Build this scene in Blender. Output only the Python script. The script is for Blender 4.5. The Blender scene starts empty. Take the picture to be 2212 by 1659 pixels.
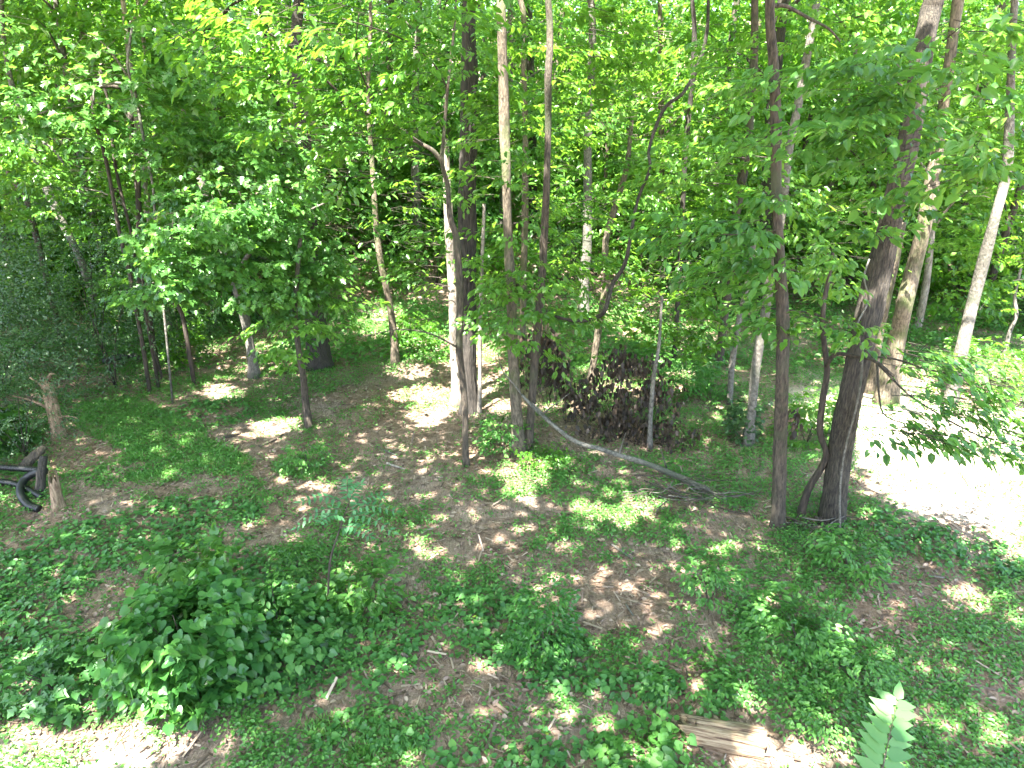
import bpy, math, random
import numpy as np
from mathutils import Vector

# ------------------------------------------------------------------ camera, sky, sun, exposure
S = bpy.context.scene
COL = S.collection
CAM_H, PITCH, FV = 5.0, math.radians(20.0), 1512.0      # FV: focal length for a 2212 px wide picture
cd = bpy.data.cameras.new("camera"); cam = bpy.data.objects.new("camera", cd); COL.objects.link(cam)
cam.location = (0, 0, CAM_H); cam.rotation_euler = (math.pi/2 - PITCH, 0, 0)
cd.sensor_width = 36; cd.lens = 36*FV/2212.0; cd.clip_start = 0.05; cd.clip_end = 600
S.camera = cam
SUN_EL = math.radians(62); SUN_DIR = np.array([-0.45, -0.89, 0.0]); SUN_DIR /= np.linalg.norm(SUN_DIR)
SUN = np.array([SUN_DIR[0]*math.cos(SUN_EL), SUN_DIR[1]*math.cos(SUN_EL), math.sin(SUN_EL)])  # towards the sun
W = bpy.data.worlds.new("World"); S.world = W; W.use_nodes = True
nt = W.node_tree; bg = nt.nodes["Background"]
sky = nt.nodes.new("ShaderNodeTexSky"); sky.sky_type = 'NISHITA'; sky.sun_disc = False
sky.sun_elevation = SUN_EL; sky.sun_rotation = math.atan2(SUN_DIR[0], SUN_DIR[1])
sky.air_density = 1.0; sky.dust_density = 2.5; sky.ozone_density = 1.0
nt.links.new(sky.outputs[0], bg.inputs[0]); bg.inputs[1].default_value = 0.12
sl = bpy.data.lights.new("sun", 'SUN'); sl.energy = 5.0; sl.angle = math.radians(0.53); sl.color = (1.0, 0.95, 0.86)
so = bpy.data.objects.new("sun", sl); COL.objects.link(so)
so.rotation_euler = Vector(SUN).to_track_quat('Z', 'Y').to_euler(); so.location = (-10, -6, 30)
S.view_settings.view_transform = 'Standard'; S.view_settings.look = 'None'
S.view_settings.gamma = 1; S.view_settings.use_curve_mapping = False
S.view_settings.exposure = 3.5
try:
    S.cycles.max_bounces = 7; S.cycles.diffuse_bounces = 4; S.cycles.glossy_bounces = 2
    S.cycles.transmission_bounces = 4; S.cycles.transparent_max_bounces = 4
    S.cycles.use_denoising = True; S.cycles.caustics_reflective = False; S.cycles.caustics_refractive = False
except Exception:
    pass

rs = np.random.RandomState(7); random.seed(7)
cp, sp_ = math.cos(PITCH), math.sin(PITCH)

# ------------------------------------------------------------------ ground height and picture-to-place helpers
def H(x, y):
    x = np.asarray(x, float); y = np.asarray(y, float)
    z = 0.05*np.sin(x*.9+1.3)*np.sin(y*.7+.4) + 0.03*np.sin(x*2.3+y*1.7) + 0.015*np.sin(x*5.1-y*4.3)
    t = np.clip(y - 20.5 - 1.2*np.sin(x*.21), 0, None)
    rise = 0.33*t*t/(t+4.0)
    rise = np.where(rise > 14, 14+0.0*t, rise)
    z = z + rise + 0.25*np.clip(-x-7.5-0.15*y, 0, 8)*0.35
    return z
def ray(vx, vy):
    a = (vx-1106.0)/FV; b = -(vy-829.5)/FV
    return np.array([a, cp + b*sp_, -sp_ + b*cp])          # per metre along the optical axis
def at(vx, vy, Y):                                         # the point of that sight line at distance Y in front
    d = ray(vx, vy); t = Y/d[1]
    return np.array([d[0]*t, Y, CAM_H + d[2]*t])
def ground(vx, vy):
    d = ray(vx, vy); t = 1.0
    for _ in range(900):
        p = np.array([0, 0, CAM_H]) + d*t
        if p[2] <= H(p[0], p[1]): break
        t += 0.08
    return p
def to_v(x, y, z):                                         # place -> picture position (used only to lay out where gaps and beds lie)
    dz = z - CAM_H
    dep = y*cp - dz*sp_; up = y*sp_ + dz*cp
    dep = np.where(dep < 0.2, 0.2, dep)
    return 1106 + FV*x/dep, 829.5 - FV*up/dep, dep
def in_ell(vx, vy, ells, grow=1.0):
    m = np.zeros(np.shape(vx), bool)
    for e in ells:
        cx, cy, rx, ry = e[:4]; a = math.radians(e[4]) if len(e) > 4 else 0
        dx, dy = vx-cx, vy-cy; c, s = math.cos(a), math.sin(a)
        u = (dx*c+dy*s)/(rx*grow); v = (-dx*s+dy*c)/(ry*grow)
        m |= (u*u+v*v) < 1
    return m

# wanted sun patches on the ground; leaves above them are cut away
SUNNY = [(2060,1000,190,140,25),(2190,1120,110,100),(1960,930,120,100),(2150,860,120,90),(1900,850,70,50),(1780,895,60,35),
 (190,1625,240,62,-8),(400,1560,90,34,-20),(1730,1625,120,50),(1610,1640,80,18),(1500,1590,26,14),(1600,1585,40,10),(1850,1640,80,40),(2120,1560,60,30,30),(2160,1620,60,40),
 (1140,1025,58,26),(1115,1075,42,18),(1340,1105,98,26),(930,1190,62,17),(1170,1270,28,13),(1475,1225,38,20),(1020,1450,34,22),
 (1215,1530,36,28),(1390,1340,24,12),(1395,1280,22,10),(1190,1160,24,12),(1500,1290,18,10),(690,1045,46,15),(590,750,70,12),
 (510,790,52,13),(590,920,66,22,-14),(900,850,80,18),(960,760,110,34),(1080,880,56,20),(1210,880,60,18),(915,900,42,24),
 (1460,825,56,24),(1330,835,60,18),(2110,1290,70,26,15),(1900,1120,70,18,10),(1270,1240,20,10),(1140,1240,20,12),(520,850,24,10),
 (460,760,40,26),(480,850,40,20),(1380,1400,24,12),(880,800,60,22),(260,1090,44,16),(380,1020,24,10),(2190,1330,30,30),
 (2060,1450,26,13),(1560,1180,30,12),(760,1320,50,16),(620,1290,36,20),(1810,1470,50,20),(60,1580,50,30),(1350,1620,70,24),(1330,690,60,20),
 (1400,720,60,20),(820,700,60,30)]
LIT = []                                                   # (point, radius): trunk and leaf spots opened to the sun by cutting leaves
def sun_foot(P):
    P = np.asarray(P, float)
    k = P[..., 2]/SUN[2]
    return P[..., 0]-SUN[0]*k, P[..., 1]-SUN[1]*k
def sunny(P, grow=1.0):
    qx, qy = sun_foot(P)
    vx, vy, dep = to_v(qx, qy, np.zeros_like(qx))
    m = in_ell(vx, vy, SUNNY, grow) & (qy > 1.5)
    for p, r in LIT:
        fx, fy = sun_foot(np.array(p)); m |= ((qx-fx)**2+(qy-fy)**2 < r*r) & (P[..., 2] > p[2]+1.1)
    return m

# ------------------------------------------------------------------ materials
def new_mat(name):
    m = bpy.data.materials.new(name); m.use_nodes = True
    n = m.node_tree; n.nodes.clear()
    return m, n, n.nodes.new("ShaderNodeOutputMaterial")
def ramp(n, fac, stops):
    r = n.nodes.new("ShaderNodeValToRGB"); el = r.color_ramp.elements
    el[0].position, el[0].color = stops[0][0], (*stops[0][1], 1)
    el[1].position, el[1].color = stops[-1][0], (*stops[-1][1], 1)
    for p, c in stops[1:-1]:
        e = el.new(p); e.color = (*c, 1)
    if fac is not None: n.links.new(fac, r.inputs[0])
    return r
def coords(n, scale=(1, 1, 1), kind='Object'):
    tc = n.nodes.new("ShaderNodeTexCoord"); mp = n.nodes.new("ShaderNodeMapping")
    mp.inputs['Scale'].default_value = scale; n.links.new(tc.outputs[kind], mp.inputs[0]); return mp.outputs[0]
def noise(n, vec, scale, detail=6, rough=.6):
    t = n.nodes.new("ShaderNodeTexNoise"); t.inputs['Scale'].default_value = scale
    t.inputs['Detail'].default_value = detail; t.inputs['Roughness'].default_value = rough
    n.links.new(vec, t.inputs['Vector']); return t.outputs['Fac']
def leaf_mat(name, dark, mid, light, trans, tf=.42, rough=.34, odd=None):
    m, n, out = new_mat(name)
    a = n.nodes.new("ShaderNodeAttribute"); a.attribute_name = "tone"
    stops = [(0, dark), (.5, mid), (.93, light)] + ([(1, odd)] if odd else [])
    r = ramp(n, a.outputs['Fac'], stops)
    p = n.nodes.new("ShaderNodeBsdfPrincipled"); n.links.new(r.outputs[0], p.inputs['Base Color'])
    p.inputs['Roughness'].default_value = rough; p.inputs['Specular IOR Level'].default_value = .5
    t = n.nodes.new("ShaderNodeBsdfTranslucent")
    mx = n.nodes.new("ShaderNodeMix"); mx.data_type = 'RGBA'; mx.blend_type = 'MULTIPLY'; mx.inputs[0].default_value = 1
    r2 = ramp(n, a.outputs['Fac'], [(0, (.75, .8, .8)), (1, (1.25, 1.1, 1.0))])
    n.links.new(r2.outputs[0], mx.inputs[6]); mx.inputs[7].default_value = (*trans, 1)
    n.links.new(mx.outputs[2], t.inputs[0])
    s = n.nodes.new("ShaderNodeMixShader"); s.inputs[0].default_value = tf
    n.links.new(p.outputs[0], s.inputs[1]); n.links.new(t.outputs[0], s.inputs[2]); n.links.new(s.outputs[0], out.inputs[0])
    return m
LM = dict(
 maple=leaf_mat("leaf_yellow_green", (.025,.09,.012), (.068,.185,.022), (.12,.26,.035), (.20,.44,.035), .45),
 mid=leaf_mat("leaf_mid_green", (.024,.08,.014), (.07,.18,.028), (.14,.28,.048), (.24,.48,.045), .45),
 blue=leaf_mat("leaf_blue_green", (.022,.075,.018), (.068,.18,.04), (.13,.28,.062), (.20,.44,.055), .44, .32),
 dark=leaf_mat("leaf_grey_green", (.03,.07,.028), (.045,.10,.038), (.08,.15,.06), (.09,.20,.05), .35),
 ground=leaf_mat("leaf_ground_cover", (.028,.10,.02), (.07,.195,.04), (.14,.31,.06), (.14,.40,.05), .35, .45, (.22,.24,.06)),
 vine=leaf_mat("leaf_broad_vine", (.026,.09,.026), (.06,.175,.045), (.11,.26,.06), (.12,.34,.05), .32, .4, (.20,.30,.04)),
 bush=leaf_mat('leaf_bright_bush', (.018,.075,.018), (.045,.155,.030), (.10,.25,.045), (.13,.36,.04), .3, .38),
 feather=leaf_mat('leaf_feathery', (.04,.14,.055), (.065,.19,.08), (.10,.25,.115), (.12,.34,.08), .35, .35),
 pale_leaf=leaf_mat('leaf_pale_frond', (.045,.15,.035), (.07,.19,.05), (.10,.23,.07), (.14,.34,.07), .35, .5),
 shade_canopy=leaf_mat("leaf_shade_canopy", (.035,.11,.022), (.055,.16,.03), (.09,.22,.04), (.2,.42,.05), .5),
 grass=leaf_mat("leaf_grass", (.06,.18,.028), (.10,.26,.05), (.16,.35,.07), (.16,.40,.05), .35),
 dead=leaf_mat("leaf_dead_brown", (.012,.009,.007), (.03,.021,.014), (.085,.058,.038), (.05,.025,.015), .15, .6),
 litter=leaf_mat("leaf_litter_brown", (.05,.032,.023), (.19,.132,.098), (.40,.31,.24), (.2,.12,.07), .1, .6),
)
def bark_mat(name, dark, light, ridge=.5, patch=None, sc=(7, 7, 1.2)):
    m, n, out = new_mat(name)
    v = coords(n, sc); f = noise(n, v, 3.2, 7, .65)
    v2 = coords(n); f2 = noise(n, v2, 1.7, 4)
    r = ramp(n, f, [(.36, dark), (.5, tuple(.5*(a+b) for a, b in zip(dark, light))), (.63, light)])
    col = r.outputs[0]
    if patch:
        mx = n.nodes.new("ShaderNodeMix"); mx.data_type = 'RGBA'
        r3 = ramp(n, f2, [(.50, (0, 0, 0)), (.64, (1, 1, 1))])
        n.links.new(r3.outputs[0], mx.inputs[0]); n.links.new(col, mx.inputs[6]); mx.inputs[7].default_value = (*patch, 1)
        col = mx.outputs[2]
    p = n.nodes.new("ShaderNodeBsdfPrincipled"); p.inputs['Roughness'].default_value = .85
    n.links.new(col, p.inputs['Base Color'])
    b = n.nodes.new("ShaderNodeBump"); b.inputs['Strength'].default_value = ridge; b.inputs['Distance'].default_value = .05
    n.links.new(f, b.inputs['Height']); n.links.new(b.outputs[0], p.inputs['Normal']); n.links.new(p.outputs[0], out.inputs[0])
    return m
BM = dict(
 grey=bark_mat("bark_grey_ridged", (.009,.0075,.006), (.085,.070,.052), 1.0, None, (17, 17, 2.2)),
 brown=bark_mat("bark_brown", (.016,.012,.009), (.10,.078,.056), .9, (.05,.055,.028), (12, 12, 2.4)),
 smooth=bark_mat("bark_smooth_pale", (.055,.05,.042), (.18,.165,.14), .6, (.06,.065,.045), (7, 7, 6)),
 pale=bark_mat("bark_bleached", (.12,.10,.08), (.36,.31,.26), .7, (.10,.085,.065), (9, 9, 3)),
 dark=bark_mat("bark_dark", (.009,.008,.006), (.055,.045,.036), 1.0, None, (12, 12, 1.6)),
 vine=bark_mat("bark_vine", (.014,.011,.009), (.07,.052,.038), .7),
 tan=bark_mat("wood_rotten_tan", (.10,.06,.035), (.38,.27,.18), .8, (.16,.10,.06), (10, 10, 2)),
 moss=bark_mat("bark_mossy", (.035,.028,.019), (.17,.135,.095), .8, (.06,.075,.022), (9, 9, 3)),
)

# ------------------------------------------------------------------ mesh helpers
def mesh_from(name, V, T, mat, tone=None, smooth=False):
    V = np.asarray(V, np.float32); T = np.asarray(T, np.int32)
    k = T.shape[1]
    me = bpy.data.meshes.new(name)
    me.vertices.add(len(V)); me.vertices.foreach_set("co", V.ravel())
    me.loops.add(T.size); me.loops.foreach_set("vertex_index", T.ravel())
    me.polygons.add(len(T))
    me.polygons.foreach_set("loop_start", np.arange(0, T.size, k, dtype=np.int32))
    if smooth: me.polygons.foreach_set("use_smooth", np.ones(len(T), bool))
    if tone is not None:
        at_ = me.attributes.new("tone", 'FLOAT', 'FACE'); at_.data.foreach_set("value", np.asarray(tone, np.float32))
    me.update(calc_edges=True)
    if mat: me.materials.append(mat)
    return me
def link(name, me, parent=None, **tags):
    o = bpy.data.objects.new(name, me); COL.objects.link(o)
    if parent is not None: o.parent = parent; o.matrix_parent_inverse.identity()
    for k, v in tags.items():
        if v: o[k] = v
    return o
def thing(name, label, cat, loc, group=None):
    o = link(name, None, label=label, category=cat, group=group); o.location = loc; return o
def norm(a): return a/np.maximum(np.linalg.norm(a, axis=-1, keepdims=True), 1e-9)

# leaf outlines, in a frame where x runs to the tip, y across, z up; all triangles
def fan(outline, fold=.12, curl=.1):
    pts = [(0, 0, 0)] + [(x, y, fold*abs(y)*2 - curl*x*x) for x, y in outline]
    n = len(outline)
    return np.array(pts, float), np.array([(0, i, i+1) for i in range(1, n)])
DIAMOND = (np.array([(0,0,0), (.48,.3,.05), (1,0,-.12), (.48,-.3,.05)], float), np.array([(0,2,1), (0,3,2)]))
OVATE = (np.array([(0,0,0), (.28,.26,.05), (.66,.22,.02), (1,0,-.14), (.66,-.22,.02), (.28,-.26,.05)], float),
         np.array([(0,3,2), (0,2,1), (0,4,3), (0,5,4)]))
_lob = [(-.05,.12), (.12,.42), (.34,.30), (.5,.50), (.66,.24), (1,.0)]
LOBED = fan(_lob[:] + [(x, -y) for x, y in _lob[::-1][1:]], .12, .15)
_h = [(-.12,.16), (-.08,.40), (.14,.52), (.42,.46), (.72,.24), (1,.0)]
HEART = fan(_h[:] + [(x, -y) for x, y in _h[::-1][1:]], .10, .14)
BLADE = (np.array([(0,.03,0), (0,-.03,0), (.55,.02,.10), (1,0,-.05)], float), np.array([(0,1,2), (1,3,2)]))
CHIP = (np.array([(0,-.07,0), (1,-.05,.0), (1,.06,.02), (0,.05,.02)], float), np.array([(0,1,2), (0,2,3)]))

def leaf_arrays(P, D, N, Sz, tmpl):
    tv, tt = tmpl
    D = norm(D); Y = norm(np.cross(N, D)); Z = np.cross(D, Y)
    n = len(P); nv = len(tv)
    V = (P[:, None, :] + Sz[:, None, None]*(tv[None, :, 0, None]*D[:, None, :] + tv[None, :, 1, None]*Y[:, None, :] + tv[None, :, 2, None]*Z[:, None, :]))
    T = tt[None] + (np.arange(n)*nv)[:, None, None]
    return V.reshape(-1, 3), T.reshape(-1, 3), len(tt)
def leaves(name, P, D, N, Sz, tmpl, mat, parent=None, origin=None, tone=None, **tags):
    P = np.asarray(P, float)
    if origin is None: origin = np.zeros(3)
    V, T, k = leaf_arrays(P-origin, D, N, Sz, tmpl)
    if tone is None: tone = rs.beta(2, 2.2, len(P))
    return link(name, mesh_from(name, V, T, mat, np.repeat(tone, k)), parent, **tags)

# a spray: a twig with side twigs carrying leaves in one drooping plane
def spray_template(nl, seed, wide=.55):
    r = np.random.RandomState(seed)
    p = []; d = []; n_ = []
    side = 6
    for i in range(nl):
        j = r.randint(side+1)
        if j == side:
            t = r.uniform(.3, 1.0); pos = np.array([t, 0, -.10*t*t]); dr = np.array([1, r.uniform(-1, 1), -.1])
        else:
            t = .12 + .8*j/side; sg = 1 if j % 2 else -1; L = wide*(1-.55*t)*r.uniform(.25, 1.05)
            pos = np.array([t+L*.55, sg*L, -.10*t*t-.22*L*L]); dr = np.array([.7, sg*.8+r.uniform(-.7, .7), -.2])
        pos = pos + r.normal(0, .02, 3)*[1, 1, 1.6]
        p.append(pos); d.append(dr+r.normal(0, .22, 3)); n_.append(np.array([0, 0, 1])+r.normal(0, .34, 3))
    return np.array(p), np.array(d), np.array(n_)
SPRAYS = {nl: [spray_template(nl, 100+nl*7+i) for i in range(7)] for nl in (10, 16, 24, 34)}
def frames(Dx, tilt):                                       # rotation matrices with x along Dx and z roughly up
    Dx = norm(Dx); up = np.array([0, 0, 1.]) + rs.normal(0, tilt, Dx.shape)
    Yv = norm(np.cross(up, Dx)); Zv = np.cross(Dx, Yv)
    return np.stack([Dx, Yv, Zv], axis=-1)
def put_sprays(C, Dx, sc, nl, tilt=.25, lsz=.09, jit=.25):
    """C centres, Dx twig directions, sc lengths -> leaf arrays P, D, N, S"""
    R = frames(Dx, tilt); P = []; D = []; N = []; Q = []
    which = rs.randint(0, 7, len(C))
    for k in range(7):
        idx = np.where(which == k)[0]
        if len(idx) == 0: continue
        tp, td, tn = SPRAYS[nl][k]
        P.append((C[idx][:, None, :] + sc[idx][:, None, None]*np.einsum('mij,kj->mki', R[idx], tp)).reshape(-1, 3))
        D.append(np.einsum('mij,kj->mki', R[idx], td).reshape(-1, 3)); N.append(np.einsum('mij,kj->mki', R[idx], tn).reshape(-1, 3))
        Q.append(np.repeat(rs.uniform(0, 1, len(idx)), len(tp)))
    P, D, N, Q = map(np.concatenate, (P, D, N, Q))
    D[:, 2] -= .25
    Sz = lsz*(1+jit*rs.normal(0, 1, len(P))).clip(.5, 1.5)
    tone = (.55*rs.beta(2, 2.2, len(P)) + .45*Q).clip(0, 1)
    return P, D, N, Sz, tone

# tubes
def catmull(P, n):
    P = np.asarray(P, float); Q = np.vstack([2*P[0]-P[1], P, 2*P[-1]-P[-2]]); out = []
    for i in range(len(P)-1):
        a, b, c, d = Q[i:i+4]
        for t in np.linspace(0, 1, n, endpoint=False):
            out.append(.5*((2*b)+(-a+c)*t+(2*a-5*b+4*c-d)*t*t+(-a+3*b-3*c+d)*t**3))
    out.append(P[-1]); return np.array(out)
def tube_arrays(P, R, sides=8, ridge=0.0, nr=9, seed=0, cap=True):
    P = np.asarray(P, float); R = np.asarray(R, float); m = len(P)
    T = norm(np.gradient(P, axis=0)); ref = np.array([0, 1., 0]) if abs(T[0][1]) < .8 else np.array([1., 0, 0])
    U = np.empty_like(T); u = norm(np.cross(T[0], ref))
    for i in range(m):
        u = u - T[i]*np.dot(u, T[i]); u = u/np.linalg.norm(u); U[i] = u
    Vv = np.cross(T, U)
    ang = np.linspace(0, 2*math.pi, sides, endpoint=False)
    rr = R[:, None]*np.ones((m, sides))
    s = np.linspace(0, 1, m)[:, None]*(np.linalg.norm(P[-1]-P[0]))
    if ridge:
        a = ang[None, :]
        rr = rr*(1 + ridge*(np.sin(a*nr+seed+1.5*np.sin(s*2.3+seed)+.8*np.sin(s*7)) * (.6+.4*np.sin(s*9+a*3))) + .05*np.sin(a*2+s*1.3+seed)+.04*np.sin(a*3-s*2.1))
    V = P[:, None, :] + rr[..., None]*(np.cos(ang)[None, :, None]*U[:, None, :]+np.sin(ang)[None, :, None]*Vv[:, None, :])
    V = V.reshape(-1, 3); F = []
    i = np.arange(m-1)[:, None]*sides; j = np.arange(sides)[None, :]; k = (j+1) % sides
    F = np.stack([i+j, i+k, i+sides+k, i+sides+j], -1).reshape(-1, 4)
    if cap:
        c0, c1 = len(V), len(V)+1; V = np.vstack([V, P[0], P[-1]])
        jj = np.arange(sides); kk = (jj+1) % sides; b = (m-1)*sides
        # caps as degenerate-free quads: pair up the rim
        C = []
        for q in range(0, sides, 2):
            C.append((c0, (q+2) % sides, (q+1) % sides, q)); C.append((c1, b+q, b+(q+1) % sides, b+(q+2) % sides))
        F = np.vstack([F, np.array(C)])
    return V, F
def tubes_mesh(name, specs, mat):
    Vs, Fs, off = [], [], 0
    for P, R, sides, ridge, nr, seed in specs:
        V, F = tube_arrays(P, R, sides, ridge, nr, seed); Vs.append(V); Fs.append(F+off); off += len(V)
    return mesh_from(name, np.vstack(Vs), np.vstack(Fs), mat, None, True)
def twig_arrays(A, B, r0, r1):                              # many straight three-sided twigs at once
    n = len(A); T = norm(B-A); U = norm(np.cross(T, np.array([.3, .2, .9]))); Vv = np.cross(T, U); V = []
    for (E, r) in ((A, r0), (B, r1)):
        for a in (0, 2.094, 4.189):
            V.append(E + r*(math.cos(a)*U+math.sin(a)*Vv))
    V = np.stack(V, 1).reshape(-1, 3)
    q = np.array([(0,1,4,3), (1,2,5,4), (2,0,3,5)])
    return V, (q[None]+(np.arange(n)*6)[:, None, None]).reshape(-1, 4)

# ------------------------------------------------------------------ the ground
def ground_material():
    m, n, out = new_mat("forest_floor")
    v = coords(n); v2 = coords(n, (1, 1, 1))
    big = noise(n, v, .55, 5, .6); mid_ = noise(n, v, 5, 8, .7); fine = noise(n, v, 30, 8, .8)
    st = coords(n, (60, 9, 20)); streak = noise(n, st, 1, 3, .6)
    r1 = ramp(n, fine, [(.38, (.035,.022,.016)), (.48, (.16,.103,.075)), (.56, (.32,.225,.165)), (.68, (.50,.39,.30))])
    r2 = ramp(n, mid_, [(.38, (.07,.046,.033)), (.62, (.32,.225,.165))])
    mx = n.nodes.new("ShaderNodeMix"); mx.data_type = 'RGBA'; mx.inputs[0].default_value = .5
    n.links.new(r1.outputs[0], mx.inputs[6]); n.links.new(r2.outputs[0], mx.inputs[7])
    mg = n.nodes.new("ShaderNodeMix"); mg.data_type = 'RGBA'; rb = ramp(n, big, [(.42, (0,0,0)), (.6, (.8,.8,.8))])
    n.links.new(rb.outputs[0], mg.inputs[0]); n.links.new(mx.outputs[2], mg.inputs[6])
    r4 = ramp(n, streak, [(.35, (.13,.10,.08)), (.65, (.37,.29,.23))]); n.links.new(r4.outputs[0], mg.inputs[7])
    p = n.nodes.new("ShaderNodeBsdfPrincipled"); p.inputs['Roughness'].default_value = .95; p.inputs['Specular IOR Level'].default_value = .15
    at_ = n.nodes.new("ShaderNodeAttribute"); at_.attribute_name = "sunlit_pale"; ms = n.nodes.new("ShaderNodeMix"); ms.data_type = 'RGBA'  # sunlight painted in: paler ground mixed over the floor colour
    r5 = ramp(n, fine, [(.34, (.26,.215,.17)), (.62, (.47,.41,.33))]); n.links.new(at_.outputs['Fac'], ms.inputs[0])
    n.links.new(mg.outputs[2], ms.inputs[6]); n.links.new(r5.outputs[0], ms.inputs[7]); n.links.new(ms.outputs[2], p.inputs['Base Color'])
    b = n.nodes.new("ShaderNodeBump"); b.inputs['Strength'].default_value = .8; b.inputs['Distance'].default_value = .03
    n.links.new(fine, b.inputs['Height']); n.links.new(b.outputs[0], p.inputs['Normal']); n.links.new(p.outputs[0], out.inputs[0])
    return m
SUNLIT_PALE = [(8.2,10.3,3.3,2.6), (10.5,9.2,3.5,2.4), (6.9,12.2,1.8,2.4), (-4.2,4.0,1.7,.62)]     # x, y, radii of paler ground painted so the sunlit patches burn out white
def sunlit_pale(x, y):
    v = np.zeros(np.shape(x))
    for cx, cy, rx, ry in SUNLIT_PALE:
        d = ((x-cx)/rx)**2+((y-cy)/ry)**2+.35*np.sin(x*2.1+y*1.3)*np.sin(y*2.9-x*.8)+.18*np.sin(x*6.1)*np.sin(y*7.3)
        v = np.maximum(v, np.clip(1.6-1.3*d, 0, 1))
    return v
def build_ground():
    xs = np.concatenate([np.linspace(-160, -20, 30)[:-1], np.linspace(-20, 20, 200), np.linspace(20, 160, 30)[1:]])
    ys = np.concatenate([np.linspace(-60, -1, 15)[:-1], np.linspace(-1, 32, 190), np.linspace(32, 240, 60)[1:]])
    X, Y = np.meshgrid(xs, ys); Z = H(X, Y)
    V = np.stack([X, Y, Z], -1).reshape(-1, 3); nx, ny = len(xs), len(ys)
    i = (np.arange(ny-1)*nx)[:, None]+np.arange(nx-1)[None]
    F = np.stack([i, i+1, i+nx+1, i+nx], -1).reshape(-1, 4)
    me = mesh_from("ground", V, F, ground_material(), None, True)
    a = me.attributes.new("sunlit_pale", 'FLOAT', 'POINT'); a.data.foreach_set("value", sunlit_pale(V[:, 0], V[:, 1]).astype(np.float32))
    link("ground", me, kind="structure")
build_ground()

# ------------------------------------------------------------------ trees
TREES = []                                                  # shade canopy owners: dict(root, top, bark)
def trunk_points(vpts, Y=None, sway=.12, seed=0, grounded=True):
    g = ground(vpts[0][0], vpts[0][1]); Y0 = g[1] if Y is None else Y
    r = np.random.RandomState(seed); P, R = [], []
    for i, (vx, vy, w) in enumerate(vpts):
        yy = Y0 + (0 if i == 0 else sway*r.uniform(-1, 1)*min(1, i/3))
        p = at(vx, vy, yy); dep = yy*cp - (p[2]-CAM_H)*sp_
        P.append(p); R.append(w/2*.93*dep/FV)
    P = np.array(P); R = np.array(R)
    if grounded: P[0][2] = H(P[0][0], P[0][1]) - .12
    return P, R
def make_tree(name, label, vpts, bark, cat="tree", up=None, Y=None, ridge=0, sides=14, flare=1.35, group=None, branches=(), seed=None, nr=9, owner=False, trunk_name="trunk", grounded=True):
    seed = (int(vpts[0][0])*7+int(vpts[0][1])) % 9999 if seed is None else seed
    P, R = trunk_points(vpts, Y, seed=seed, grounded=grounded)
    if up:
        d = norm(P[-1]-P[-3 if len(P) > 2 else 0]); d = norm(d+np.array([0, 0, 1.2])); r = np.random.RandomState(seed+1)
        last = P[-1].copy(); nstep = 3
        for k in range(1, nstep+1):
            z = last[2]+(up-last[2])*k/nstep
            q = last + d*((z-last[2])/d[2]) + np.append(r.normal(0, .15, 2), 0)
            P = np.vstack([P, q]); R = np.append(R, R[len(vpts)-1]*(1-.25*k))
    n = 5 if ridge else 3
    base = P[0].copy()
    if grounded: base[2] = H(base[0], base[1])
    Pc = catmull(P, n); Rc = np.interp(np.linspace(0, len(R)-1, len(Pc)), np.arange(len(R)), R)
    if ridge: 
        Pf = catmull(Pc, 4); Rc = np.interp(np.linspace(0, 1, len(Pf)), np.linspace(0, 1, len(Rc)), Rc); Pc = Pf
    hz = (Pc[:, 2]-base[2]).clip(0); Rc = Rc*(1+(flare-1)*np.exp(-hz/.22)); Rc = np.maximum(Rc, .006)
    r_ = np.random.RandomState(seed+5); Rc = Rc*(1+.05*np.sin(hz*3.1+seed)+r_.normal(0, .012, len(Rc)))
    root = thing(name, label, cat, base, group)
    me = tubes_mesh(trunk_name, [(Pc-base, Rc, sides, ridge if ridge else .02, nr, seed)], BM[bark])
    link(trunk_name, me, root)
    t = dict(root=root, base=base, P=P, R=R, bark=bark, top=P[-1], Pc=Pc)
    for b in branches: add_branch(t, b)
    if owner: TREES.append(t)
    return t
def add_branch(t, b, w0=7, w1=3, Y0=None, Y1=None):
    """b: picture points (x, y) from the trunk outwards; the distance runs from the trunk's to Y1"""
    if isinstance(b, dict): w0, w1, Y1 = b.get('w0', w0), b.get('w1', w1), b.get('Y1', Y1); b = b['p']
    Yt = t['base'][1] if Y0 is None else Y0; Y1 = Yt if Y1 is None else Y1
    P = np.array([at(x, y, Yt+(Y1-Yt)*i/(len(b)-1)) for i, (x, y) in enumerate(b)])
    R = np.linspace(w0, w1, len(b))/2*np.linalg.norm(P[0]-[0, 0, CAM_H])/FV
    Pc = catmull(P, 4); Rc = np.interp(np.linspace(0, 1, len(Pc)), np.linspace(0, 1, len(R)), R)
    link("branch", tubes_mesh("branch", [(Pc-t['base'], Rc, 6, .02, 5, 1)], BM[t['bark']]), t['root'])
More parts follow.
